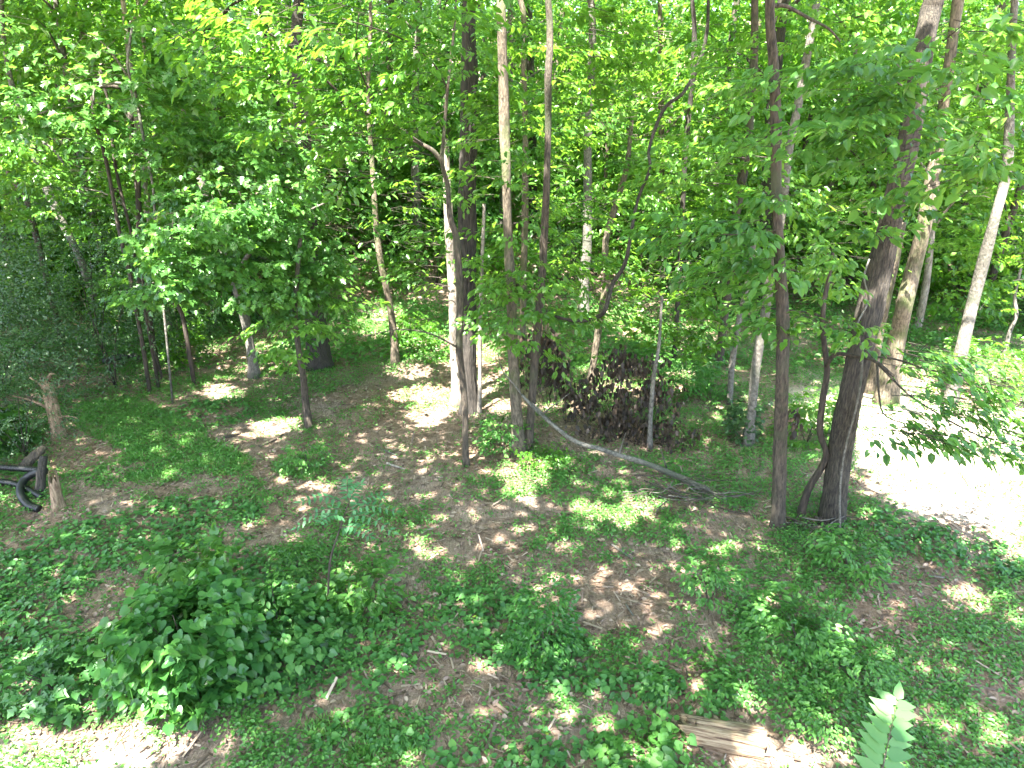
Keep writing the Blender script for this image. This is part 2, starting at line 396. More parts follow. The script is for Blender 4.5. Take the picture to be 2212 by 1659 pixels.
def crown_from_blobs(t, blobs, mat, lsz=.095, nl=24, sl=.75, tmpl=OVATE, dens=1.0, flat=.22, filt=.93, name="crown", twigs=True, depth=.8, keep=None):
    """blobs: (vx, vy, rx, ry, Y) pixel ellipses at distance Y; sprays fill an ellipsoid there"""
    C, Dd = [], []
    for (vx, vy, rx, ry, Y) in blobs:
        c = at(vx, vy, Y); dep = Y*cp-(c[2]-CAM_H)*sp_; a = rx*dep/FV; b = ry*dep/FV; dp = max(.35, depth*a)
        n = max(4, int(dens*9.0*(a*b*4)*(.5+.5*dp)/(sl*sl)*.75))
        u = rs.normal(0, 1, (n, 3)); u = norm(u)*(rs.uniform(0, 1, (n, 1))**.45)
        p = c + u*[a, dp, b]; p[:, 2] = c[2] + np.round((p[:, 2]-c[2])/.32)*.32*.6 + (p[:, 2]-c[2])*.4 + rs.normal(0, .05, n)
        o = p - (t['base']*[1, 1, 0]+[0, 0, c[2]]); dirs = norm(o*[1, 1, .15])+rs.normal(0, .45, (n, 3))*[1, 1, .35]
        C.append(p); Dd.append(dirs)
    C = np.vstack(C); Dd = np.vstack(Dd); sc = sl*rs.uniform(.55, 1.15, len(C))
    ok = C[:, 2] > H(C[:, 0], C[:, 1])+.1
    C, Dd, sc = C[ok], Dd[ok], sc[ok]
    P, D, N, Sz, tone = put_sprays(C, Dd, sc, nl, flat, lsz)
    if filt:
        m = sunny(P, .9) & (rs.uniform(size=len(P)) < filt); P, D, N, Sz, tone = P[~m], D[~m], N[~m], Sz[~m], tone[~m]
    leaves(name, P, D, N, Sz, tmpl, LM[mat], t['root'], t['base'], tone)
    if twigs:
        Dn = norm(Dd); A = C-t['base']; V1, F1 = twig_arrays(A-Dn*.1, A+Dn*sc[:, None]*.8-[0, 0, .04], .0035, .002)
        # feeder twigs towards the stem
        k = rs.permutation(len(C))[:max(3, len(C)//9)]
        h = np.array([np.interp(C[i][2]-.3, t['Pc'][:, 2], t['Pc'][:, 0]) for i in k]); hy = np.array([np.interp(C[i][2]-.3, t['Pc'][:, 2], t['Pc'][:, 1]) for i in k])
        S0 = np.stack([h, hy, C[k][:, 2]-.35], 1); mid_ = C[k]+(S0-C[k])*.45+[0, 0, .12]
        V2, F2 = twig_arrays(mid_-t['base'], A[k], .008, .004)
        link("twigs", mesh_from("twigs", np.vstack([V1, V2]), np.vstack([F1, F2+len(V1)]), BM['vine'], None), t['root'], kind='stuff')
    return C

# --- the trees one can name, right to left; numbers are picture positions with trunk widths
big = make_tree("oak_tree", "thickest trunk at right, grey ridged bark, leaning right beside the blown-out clearing",
  [(1795,1133,62),(1805,1053,54),(1818,960,51),(1837,853,51),(1882,653,54),(1908,553,53),(1940,400,50),(1960,316,46),(1996,100,43),(2012,20,44),(2022,-40,44)],
  'grey', up=11.5, ridge=.045, sides=72, nr=23, flare=1.2, owner=True)
vine1 = make_tree("climbing_vine", "thin grey vine winding up the thickest ridged trunk",
  [(1822,1130,5),(1815,1050,5),(1828,960,5),(1850,880,5),(1862,800,6),(1858,740,5),(1850,705,5),(1872,660,5),(1876,640,5),(1866,600,5),(1878,560,4)], 'smooth', "vine", Y=big['base'][1]-.33, sides=6, flare=1.0, trunk_name="stem")
sap = make_tree("crooked_sapling", "crooked thin sapling hugging the thickest trunk, side branch reaching right",
  [(1722,1140,17),(1745,1060,16),(1775,1010,15),(1784,978,14),(1771,930,15),(1778,860,15),(1787,800,14),(1778,720,12),(1779,660,11),(1790,600,9),(1800,540,7)], 'vine', Y=big['base'][1]+.1, sides=8, branches=[
  dict(p=[(1785,790),(1805,765),(1850,770),(1890,780),(1930,812)], w0=9, w1=5, Y1=7.3), dict(p=[(1779,700),(1765,680),(1720,672),(1560,655)], w0=5, w1=3, Y1=8.8)])
slim = make_tree("slim_dark_tree", "straight slim dark flaky trunk just left of the thickest tree",
  [(1681,1140,33),(1682,1080,29),(1686,953,29),(1689,820,28),(1691,686,27),(1684,550,26),(1677,433,24),(1676,267,23),(1671,133,22),(1663,0,22)], 'brown', up=11, owner=True, ridge=.05, sides=28, nr=11,
  branches=[dict(p=[(1672,12),(1700,14),(1745,38),(1790,62),(1815,90)], w0=8, w1=3)])
grey4 = make_tree("smooth_grey_tree", "smooth pale grey trunk leaning right, ivy at its foot, behind the slim dark trunk",
  [(1616,965,24),(1624,886,21),(1634,786,21),(1651,686,22),(1664,600,21),(1690,450,20),(1705,316,20),(1721,243,19),(1741,133,18),(1761,20,17)], 'smooth', up=12, owner=True, sides=16)
t5 = make_tree("thin_spotted_tree", "thin trunk with pale spots between the smooth grey trunk and the dead brown leaves",
  [(1576,876,13),(1581,786,14),(1594,703,15),(1604,660,14),(1618,600,13),(1630,500,12)], 'smooth', sides=9)
t6 = make_tree("brown_back_tree", "straight brown trunk standing left behind the spotted thin trunk",
  [(1551,790,17),(1563,700,18),(1574,620,19),(1581,553,20),(1590,460,20),(1612,330,22),(1622,230,20),(1630,100,18)], 'brown', up=12, owner=True)
t7 = make_tree("mossy_tree", "mossy yellowish trunk directly right behind the thickest trunk",
  [(1880,850,22),(1892,770,20),(1900,720,20),(1918,636,18),(1934,570,17),(1950,480,16)], 'moss', sides=12)
t8 = make_tree("sunlit_broad_tree", "broad sunlit trunk dappled with leaf shadows at the clearing's back edge",
  [(1912,870,44),(1928,783,40),(1941,720,37),(1954,653,36),(1975,573,34),(1994,500,33),(2011,400,30),(2023,333,27),(2045,180,24),(2060,60,22)], 'moss', up=12, owner=True, sides=20)
t9 = make_tree("tan_leaning_tree", "smooth tan trunk leaning right, nearest the right edge behind the leafy spray",
  [(2050,870,30),(2066,810,28),(2081,740,27),(2101,653,26),(2128,553,26),(2151,466,23),(2168,400,21),(2178,333,20),(2184,166,17),(2190,20,15)], 'smooth', up=12, owner=True, sides=16)
t10 = make_tree("white_lit_tree", "straight trunk whose foot is lit white, right of centre in the far undergrowth",
  [(1260,678,27),(1261,640,24),(1263,586,23),(1268,533,22),(1270,400,21),(1270,300,20),(1277,166,18),(1279,20,16)], 'smooth', up=12, owner=True)
t11 = make_tree("forked_bent_tree", "bent tan trunk just right of the white-lit foot, crossed by the dark hanging vine",
  [(1272,832,16),(1284,770,17),(1294,703,17),(1304,653,18),(1310,603,17),(1308,520,14),(1328,450,14),(1354,360,12),(1365,260,10)], 'moss', sides=10)
t12 = make_tree("bleached_tree", "bleached white sunlit trunk with flared foot in the centre",
  [(988,872,30),(985,820,24),(981,753,21),(979,653,21),(975,586,20),(970,500,20),(966,400,18),(962,300,16)], 'pale', flare=1.5, sides=20)
t13 = make_tree("ivy_dark_tree", "dark shaggy trunk wrapped in vines, touching the bleached trunk's right side",
  [(1016,890,44),(1013,786,32),(1012,686,36),(1010,586,38),(1009,433,40),(1013,300,42),(1014,166,38),(1012,40,30),(1012,-20,28)], 'dark', up=12, owner=True, ridge=.10, sides=40, nr=13)
t14 = make_tree("snaking_slim_tree", "slim snaking trunk in front of the bleached tree, curving left at the top",
  [(1007,1010,15),(1005,953,15),(1004,886,15),(999,820,15),(992,753,17),(995,670,16),(992,603,15),(986,516,15),(971,466,13),(967,400,12),(955,352,11),(960,280,8),(967,190,7),(978,90,6),(985,0,5)], 'brown', sides=10, up=8.5,
  branches=[dict(p=[(956,352),(937,327),(914,313),(880,296)], w0=10, w1=6), dict(p=[(914,313),(850,270),(790,245),(700,170),(640,110),(560,60)], w0=6, w1=3, Y1=8),
   dict(p=[(967,190),(930,130),(860,80),(740,40)], w0=4, w1=2, Y1=8.2), dict(p=[(992,753),(960,735),(920,718),(860,712),(780,728)], w0=5, w1=2, Y1=9.3),
   dict(p=[(850,270),(800,200),(770,120),(775,30)], w0=4, w1=2, Y1=8.5)])
t15 = make_tree("twin_left_tree", "left trunk of the close pair in the centre, its top pale and sunlit",
  [(1122,985,33),(1115,886,25),(1109,786,24),(1107,720,23),(1102,603,23),(1097,500,22),(1094,366,22),(1090,300,23),(1087,166,23),(1083,33,23),(1081,-30,22)], 'moss', up=12, owner=True, sides=18)
t16 = make_tree("twin_right_tree", "right trunk of the close pair in the centre, reddish low down",
  [(1138,978,22),(1147,886,20),(1155,786,19),(1162,703,19),(1170,603,18),(1177,480,17),(1181,400,17),(1184,266,16),(1184,166,16),(1188,50,15)], 'brown', up=11.5, owner=True, sides=16)
t17 = make_tree("straight_back_tree", "straight tan trunk seen between the two trunks of the centre pair",
  [(1128,760,15),(1130,620,15),(1134,500,15),(1134,366,15),(1135,267,14),(1131,140,13),(1130,20,12)], 'moss', up=12, owner=True)
t18 = make_tree("pole_thin_tree", "pole-thin pale stem right of the dark shaggy trunk",
  [(1035,895,10),(1037,820,10),(1037,720,9),(1040,600,8),(1046,440,7)], 'pale', sides=8)
t19 = make_tree("leaning_tan_tree", "tan trunk leaning left, alone on open litter left of the bleached tree",
  [(855,788,19),(850,720,16),(844,670,16),(834,620,16),(820,553,15),(814,500,14),(809,433,13),(803,340,11),(795,200,10)], 'moss', up=11, owner=True)
t20 = make_tree("grey_footed_tree", "grey tree leaning left with sunny peeling side, blue-green oak leaves over it",
  [(550,815,27),(545,775,23),(538,735,22),(530,693,22),(519,646,21),(505,600,20),(480,530,18),(455,460,16),(430,380,14)], 'smooth', sides=16,
  branches=[dict(p=[(505,600),(560,520),(640,470),(720,430)], w0=9, w1=4, Y1=12.5), dict(p=[(480,530),(440,560),(380,600),(330,610)], w0=7, w1=3, Y1=12)])
t21 = make_tree("wide_shadow_tree", "wide dark trunk in deep shade behind the oak leaves at left",
  [(690,792,60),(684,730,48),(680,686,46),(677,603,44),(668,500,40),(660,380,36),(650,240,30),(640,100,26)], 'dark', up=12, owner=True, ridge=.05, sides=30, nr=11)
t22 = make_tree("vine_hung_sapling", "thin straight sapling with black vines beside it, left of centre",
  [(668,928,18),(660,870,15),(654,810,14),(647,770,13),(638,686,12),(640,620,11),(650,500,9)], 'brown', sides=9)
t23 = make_tree("blue_grey_leaning_tree", "blue-grey smooth trunk leaning left out of the left thicket",
  [(218,715,17),(200,636,17),(183,586,17),(168,545,16),(150,510,17),(112,433,20),(87,365,21),(66,300,18),(40,220,14),(22,170,12),(5,60,10)], 'smooth', up=10, owner=True,
  branches=[dict(p=[(75,300),(100,312),(125,335),(143,362)], w0=6, w1=3)])
t24 = make_tree("brown_edge_tree", "short dark brown trunk leaning left at the left picture edge",
  [(95,560,13),(60,440,12),(40,405,12),(20,376,12),(0,330,11),(-20,280,10)], 'brown', Y=16, sides=9)
for j, (lab, pts, w) in enumerate([
  ("brown shaggy vine rope rising from the left thicket in a long S", [(313,793),(308,745),(300,703),(288,640),(280,590),(262,520),(245,430),(233,366),(220,310),(207,267),(200,200),(230,186),(262,190)], 9),
  ("second vine rope, right of the long S one, hanging from branches", [(330,770),(318,700),(303,620),(292,560),(283,500),(262,420),(245,330),(238,240),(215,150)], 7),
  ("short red-brown vine beside the sunny leaf pile at left", [(405,740),(398,700),(385,663),(372,640),(368,590),(372,500)], 10),
  ("forked dead stem standing at the foot of the left vines", [(345,775),(335,758),(331,745)], 7),
  ("straight shaded vine pole left of the oak leaves", [(310,640),(304,560),(300,460),(296,380),(285,300),(282,240)], 13)]):
    make_tree("vine_rope", lab, [(x, y, w) for x, y in pts], 'vine', "vine", Y=13.2+.25*j, sides=7, flare=1, group="vines in the left thicket", trunk_name="stem")
white_sap = make_tree("white_thin_sapling", "thin bleached white stem curving down at upper left",
  [(345,720,5),(338,500,6),(330,400,6),(318,340,6),(307,283,7),(298,230,7),(290,190,7),(275,140,6),(285,60,5)], 'smooth', Y=12.6, sides=7, flare=1,
  branches=[dict(p=[(297,222),(310,232)], w0=4, w1=2), dict(p=[(288,200),(262,180),(225,184),(204,196),(203,220)], w0=5, w1=3)])
t31 = make_tree("short_lit_sapling", "short thin trunk lit pink low down, standing in the dead brown leaves",
  [(1404,972,12),(1404,920,11),(1407,870,11),(1411,820,10),(1418,780,9),(1424,740,8),(1430,640,6)], 'smooth', sides=9)
t33 = make_tree("leaning_far_pair_tree", "pale narrow trunk at the top left leaning left, bright in the sun",
  [(430,500,12),(425,400,14),(405,280,15),(395,180,16),(420,130,14),(425,40,14)], 'smooth', Y=19, up=12, owner=True)
t34 = make_tree("upper_right_dark_tree", "dark forked stem rising at top right of centre above the hanging vine",
  [(1470,620,10),(1473,480,11),(1480,330,12),(1490,230,13),(1497,170,12),(1500,60,10),(1494,-20,9)], 'dark', Y=15, up=11.5, owner=True, branches=[dict(p=[(1497,170),(1516,120),(1528,60),(1530,0)], w0=8, w1=6)])
t35 = make_tree("right_edge_twig_tree", "crooked pale thin tree at the right edge in front of the dark bank",
  [(2172,760,9),(2180,720,9),(2196,680,8),(2192,640,7),(2205,580,6)], 'smooth', Y=15.5, sides=8)
hv = make_tree("hanging_vine", "thick dark vine sagging in a U right of centre then climbing to the canopy",
  [(1177,670,6),(1190,678,7),(1214,688,8),(1254,694,9),(1290,685,9),(1306,672,10),(1314,645,10),(1325,610,10),(1350,570,9),(1364,500,8),(1378,430,7),(1404,366,7),(1401,327,7),(1418,270,8),(1440,228,8),(1472,205,8),(1492,175,8)], 'dark', "vine", Y=10.2, sides=8, flare=1, trunk_name="stem", grounded=False)

# pieces of trunk to be lit by cutting the leaves sunward of them
for t, lo, hi, r in ((t12, .2, 4.2, .42), (t10, .0, 2.4, .45), (t8, .3, 4.5, .35), (t9, .2, 3.0, .30), (t15, 4.5, 8, .28), (t20, 1.2, 3.2, .4), (t13, 0, 1.2, .3), (t16, 5, 7, .3), (t12, 0, 1, .5), (t23, 3.5, 5.5, .5), (grey4, 1.3, 1.8, .25)):
    for z in np.arange(lo, hi, .3):
        zz = t['base'][2]+z; LIT.append((np.array([np.interp(zz, t['Pc'][:, 2], t['Pc'][:, 0]), np.interp(zz, t['Pc'][:, 2], t['Pc'][:, 1]), zz]), r))

for q, r in ((at(1440,120,15), 1.5), (at(1430,330,15), 1.2), (at(210,220,13), 1.4), (at(110,330,13.5), 1.0), (at(600,90,8.3), 1.0), (at(820,150,8.7), .9), (at(560,470,12), 1.0), (at(430,520,11.6), .7), (at(1600,200,10.4), .8), (at(1240,150,12), 1.2), (at(2130,520,13), 1.3), (at(1980,440,12.5), .9)):
    LIT.append((q-[0, 0, .8], r*.75))
# --- crowns that hang into the picture
crown_from_blobs(t20, [(430,500,150,90,11.6),(560,440,150,100,12),(660,560,90,90,12.4),(400,620,90,45,11.2),(520,600,110,60,11.5),(450,410,110,60,12),(330,560,70,60,11.8),(600,640,80,50,11.6),(520,320,120,70,13),(380,330,100,60,13),(620,260,100,60,12.6),(700,320,70,60,12.8),(330,620,60,40,11.4)], 'blue', .10, 24, .55, LOBED, 1.3, .45)
crown_from_blobs(t21, [(700,420,110,110,13.5),(620,330,120,70,14),(740,500,70,70,13.2),(720,640,80,70,13.6),(760,330,90,80,14),(640,700,60,50,13.4)], 'blue', .11, 24, .65, OVATE, 1.2)
crown_from_blobs(t14, [(560,90,150,95,8.2),(740,70,170,80,8.4),(930,110,110,110,9),(650,200,140,70,8.4),(820,210,130,80,9),(470,40,90,60,8.2),(1010,40,70,60,9),(880,30,90,50,8.6),(800,330,110,60,9.2),(900,270,90,50,9.4),(600,290,70,40,8.6)], 'maple', .105, 24, .6, OVATE, 1.05, .22)
crown_from_blobs(t15, [(1090,180,80,80,11),(1150,100,90,80,11.5),(1140,660,75,50,10),(1080,640,60,50,10),(1110,430,60,50,10.4),(1060,560,50,50,10.6),(1120,720,50,30,9.9),(1090,380,50,50,10.2),(1110,500,60,40,10.2),(1140,590,60,40,10.1),(1060,700,40,30,9.9),(1080,290,60,50,10.4)], 'mid', .10, 24, .6, OVATE, 1.1)
crown_from_blobs(t16, [(1230,680,75,50,10.6),(1260,560,90,60,11.2),(1220,440,90,60,11.4),(1280,130,120,110,12.5),(1230,250,80,70,12),(1330,60,100,60,12.5),(1200,360,70,50,11.5),(1190,560,60,50,10.6),(1180,470,50,40,10.3),(1190,640,60,40,10.2),(1170,280,50,50,10.6),(1210,740,60,30,10.4),(1180,180,60,50,11)], 'mid', .10, 24, .6, OVATE, 1.1)
crown_from_blobs(t31, [(1430,640,70,50,12.3),(1450,720,70,55,12.3),(1420,560,80,60,12.6),(1400,690,40,50,12.2),(1480,650,60,60,12.6),(1380,620,60,60,12.4),(1350,700,40,40,12.4),(1500,740,60,40,12.4),(1460,500,80,50,12.6)], 'mid', .11, 24, .6, OVATE, 1.0)
crown_from_blobs(slim, [(1560,490,120,34,8.0),(1500,520,110,26,7.9),(1620,470,70,30,8),(1480,480,70,25,8.2),(1560,600,90,35,8.6),(1640,560,60,40,8.4),(1700,590,50,30,8.1),(1700,640,40,18,8.1),(1680,420,50,30,8.1),(1650,500,50,26,7.9),(1690,560,50,24,8),(1670,300,50,26,8.2),(1670,180,60,26,8.2),(1690,700,30,14,8.1)], 'blue', .115, 24, .6, OVATE, 1.1, .10)
crown_from_blobs(big, [(1960,110,210,26,6.1),(1870,140,150,22,6.2),(2080,150,150,40,6),(1720,230,150,28,6.6),(1800,290,150,30,6.5),(1930,250,160,30,6.3),(1650,300,110,25,6.8),(2120,300,110,30,5.9),(2060,370,130,30,6),(1880,360,120,30,6.7),(2170,60,90,40,6),(1830,180,120,25,6.8),(2100,60,120,30,6.3),(2150,220,90,35,6.2),(1940,320,90,26,6.2),(1890,430,110,22,6.4),(1985,215,100,24,6.1),(1850,500,60,14,6.8),(1930,200,90,24,6.2),(1870,330,70,20,6.5)], 'blue', .105, 24, .6, OVATE, 1.0, .10)
crown_from_blobs(grey4, [(1560,340,110,60,10.4),(1480,390,90,50,10.6),(1600,200,90,60,10.4),(1660,420,70,60,10.3),(1760,450,110,60,10.4),(1800,560,100,55,10.2),(1740,520,80,50,10.2),(1560,110,80,60,11),(1780,90,100,70,10.6),(1850,30,130,40,10),(1700,80,80,60,10.4)], 'mid', .105, 24, .65, OVATE, 1.0, .16)
crown_from_blobs(t34, [(1430,110,120,80,15),(1400,200,110,60,15),(1450,300,90,60,15),(1560,60,110,60,15.5),(1350,250,80,60,15),(1490,260,80,60,15),(1500,180,80,60,15),(1400,430,80,50,15),(1540,380,80,60,15),(1480,400,90,60,15)], 'mid', .12, 24, .7, OVATE, .8, .2, .9)
crown_from_blobs(sap, [(1785,580,60,45,8.2),(1800,530,60,40,8.2),(1740,690,30,12,8.2),(1810,680,50,20,8.1),(1850,715,40,18,7.9)], 'mid', .10, 16, .5, OVATE, .9, .16)
crown_from_blobs(t24, [(60,420,120,90,13.5),(150,330,120,90,14),(40,300,90,80,13.5),(230,380,80,90,14.5)], 'mid', .11, 24, .65, OVATE, .9)
crown_from_blobs(t23, [(130,200,120,70,13),(60,240,90,60,12.6),(220,120,120,60,13.2),(300,220,110,70,13),(400,170,90,60,13),(330,110,110,60,13.4),(180,260,120,60,13),(40,90,100,80,13),(280,320,80,70,13.4)], 'blue', .12, 24, .65, LOBED, 1.0, .25, .9)
crown_from_blobs(t33, [(430,260,90,80,17),(500,180,90,70,17),(380,330,80,70,17),(470,360,90,50,17),(540,330,70,60,16)], 'mid', .13, 24, .7, OVATE, .9)
crown_from_blobs(t19, [(860,480,70,60,15),(900,560,60,50,15),(780,560,50,60,14.6),(900,420,60,60,15),(850,260,80,60,15.5)], 'mid', .115, 24, .6, OVATE, .9)
crown_from_blobs(t22, [(700,700,50,40,10.8),(620,760,40,40,10.8),(600,700,40,30,10.8),(760,660,60,40,11.2)], 'mid', .10, 16, .45, OVATE, 1.0)
crown_from_blobs(t9, [(2150,420,80,60,13),(2080,520,90,50,14),(2180,560,80,50,13.5),(2060,250,120,60,13),(2190,120,80,70,12.5),(2120,640,90,30,15)], 'mid', .11, 24, .65, OVATE, .9)
crown_from_blobs(t11, [(1330,420,70,50,13),(1370,340,80,60,13.4),(1310,520,50,40,13),(1240,480,60,50,14)], 'mid', .11, 24, .6, OVATE, .8)

crown_from_blobs(t13, [(1010,250,70,60,11.8),(1040,380,60,50,11.8),(980,420,60,60,11.9),(1020,120,80,60,11.8),(1000,560,40,50,11.9),(950,620,60,40,12.2)], 'mid', .10, 24, .55, OVATE, .9, .3)
crown_from_blobs(t10, [(1290,300,70,50,17),(1240,400,60,60,17),(1310,460,60,50,17),(1260,220,80,60,16),(1220,560,50,40,18)], 'maple', .13, 24, .7, OVATE, .8, .3)
crown_from_blobs(t6, [(1600,180,90,60,14),(1640,280,70,60,14),(1560,420,70,60,14),(1600,560,70,50,14.5),(1520,280,80,70,14)], 'maple', .12, 24, .65, OVATE, .9)
crown_from_blobs(t8, [(2000,420,90,60,12.5),(1950,500,60,50,12.4),(2060,330,80,60,12.4),(1980,250,90,60,12),(2050,80,90,60,11.5),(1870,420,70,60,12.6)], 'mid', .11, 24, .65, OVATE, .9)
crown_from_blobs(t17, [(1130,240,60,60,14.5),(1160,320,60,50,14.5),(1110,60,80,70,14)], 'maple', .12, 24, .65, OVATE, .9)
crown_from_blobs(t18, [(1040,500,50,50,12.6),(1050,620,40,40,12.6),(1035,690,30,30,12.6)], 'mid', .10, 16, .5, OVATE, .9)
crown_from_blobs(t5, [(1620,540,60,40,12.4),(1570,640,60,40,12.4),(1540,720,50,40,12.4),(1500,600,70,50,12.5)], 'mid', .105, 24, .55, OVATE, .9)
crown_from_blobs(t12, [(930,500,50,40,12.8),(970,370,50,40,12.8),(910,590,60,40,12.8)], 'blue', .10, 16, .5, OVATE, .9)
# --- a few pushes of single leaves, each its own part
def leaf_variants(tmpl, mat, n=8, seed=0):
    out = []
    for i in range(n):
        tone = (i+.5)/n
        out.append(mesh_from("leaf", tmpl[0]*[1, 1+.1*math.sin(i*3), 1+.5*math.sin(i*5)], tmpl[1], LM[mat], np.full(len(tmpl[1]), tone)))
    return out
from mathutils import Matrix
def leaf_parts(root, P, D, N, Sz, variants, name="leaf", limit=290, tone=None):
    base = np.array(root.location)
    Dn = norm(D); Y = norm(np.cross(N, Dn)); Z = np.cross(Dn, Y)
    for i in range(min(limit, len(P))):
        v = variants[rs.randint(len(variants)) if tone is None else min(len(variants)-1, int(tone[i]*len(variants)))]
        o = bpy.data.objects.new(name, v); COL.objects.link(o); o.parent = root
        m = Matrix([[Dn[i][r]*Sz[i], Y[i][r]*Sz[i], Z[i][r]*Sz[i], P[i][r]-base[r]] for r in range(3)]+[[0, 0, 0, 1]])
        o.matrix_basis = m

# the spray over the clearing
def clearing_spray():
    b0 = at(1800, 765, 8.25)
    base = np.array(sap['base']) 
    t = sap; C, Dd = [], []
    for (vx, vy, rx, ry, Y) in [(1990,770,100,30,7.3),(2100,800,110,40,7.2),(2130,880,100,40,6.9),(1980,880,110,28,6.9),(1950,930,90,16,6.8),(2080,950,110,26,6.6),(2170,960,60,30,6.5),(2050,830,120,50,7.1)]:
        n = 13
        for _ in range(n):
            a, r = rs.uniform(0, 6.28), math.sqrt(rs.uniform())
            C.append(at(vx+rx*r*math.cos(a), vy+ry*r*math.sin(a), Y+rs.uniform(-.3, .3)))
            Dd.append(np.array([1, -.35, -.12])+rs.normal(0, .35, 3)*[1, 1, .3])
    C, Dd = np.array(C), np.array(Dd); sc = rs.uniform(.25, .5, len(C))
    P, D, N, Sz, tone = put_sprays(C, Dd, sc, 16, .10, .098)
    vx, vy, dep = to_v(P[:, 0], P[:, 1], P[:, 2])
    o = np.argsort(np.abs(vx-2040)+np.abs(vy-900)*1.2); P, D, N, Sz, tone = P[o], D[o], N[o], Sz[o], tone[o]
    leaf_parts(t['root'], P[:290], D[:290], N[:290], Sz[:290], leaf_variants(OVATE, 'blue'), tone=tone)
    leaves("foliage", P[290:], D[290:], N[290:], Sz[290:], OVATE, LM['blue'], t['root'], t['base'], tone[290:], kind="stuff")
    Dn = norm(Dd); A = C-base; V1, F1 = twig_arrays(A-Dn*.12, A+Dn*sc[:, None], .005, .002)
    link("twigs", mesh_from("twigs", V1, F1, BM['vine']), t['root'], kind='stuff')
    for pts, Y1 in (([(1895,785),(1960,850),(2020,890),(2090,930),(2170,960)], 6.6), ([(1850,770),(1930,775),(2010,800),(2100,815),(2190,830)], 7.1), ([(1895,785),(1900,860),(1915,900),(1990,925)], 6.8)):
        Pb = np.array([at(x, y, 7.8+(Y1-7.8)*i/(len(pts)-1)) for i, (x, y) in enumerate(pts)]); Pc = catmull(Pb, 4)
        link("branch", tubes_mesh("branch", [(Pc-base, np.linspace(.014, .005, len(Pc)), 5, 0, 5, 1)], BM['vine']), t['root'])
clearing_spray()

# ------------------------------------------------------------------ unseen trees added outside the picture so their crowns shade it
def plain_tree(name, label, x, y, h, r, bark, group=None, lean=(0, 0), owner=False, sides=10):
    base = np.array([x, y, float(H(x, y))]); zs = np.array([-.1, 1, 3, 5.5, 8, h])
    P = np.stack([base[0]+lean[0]*zs+.15*np.sin(zs+x), base[1]+lean[1]*zs+.12*np.cos(zs*1.2+y), base[2]+zs], 1); R = r*np.linspace(1, .55, 6)
    Pc = catmull(P, 3); Rc = np.interp(np.linspace(0, 5, len(Pc)), np.arange(6), R)*(1+.35*np.exp(-(Pc[:, 2]-base[2]).clip(0)/.25))
    root = thing(name, label, "tree", base, group)
    link("trunk", tubes_mesh("trunk", [(Pc-base, Rc, sides, .02, 5, x)], BM[bark]), root)
    t = dict(root=root, base=base, P=P, R=R, bark=bark, top=P[-1], Pc=Pc)
    if owner: TREES.append(t)
    return t
plain_tree("oak_tree", "oak with wide crown standing beyond the left picture edge, shading the vine patch", -8.2, 4.0, 10.5, .26, 'grey', owner=True)  # unseen oak added outside the picture for shade
plain_tree("shade_maple", "maple beyond the left thicket, its crown over the rotten log", -12.5, 9.0, 10.5, .22, 'brown', owner=True)  # unseen maple added for shade
plain_tree("shade_hickory", "hickory behind the viewer at left, crown over the near mulch", -6.5, -2.5, 10.5, .24, 'grey', owner=True)  # unseen hickory added for shade
plain_tree("shade_beech", "beech behind the viewer at right, its crown over the near ground cover", 1.0, -5.0, 10.5, .22, 'smooth', owner=True)  # unseen beech added for shade
plain_tree("shade_poplar", "tall poplar past the left edge among the thicket trees", -17.5, 16.0, 11.0, .24, 'brown', owner=True)  # unseen poplar added for shade

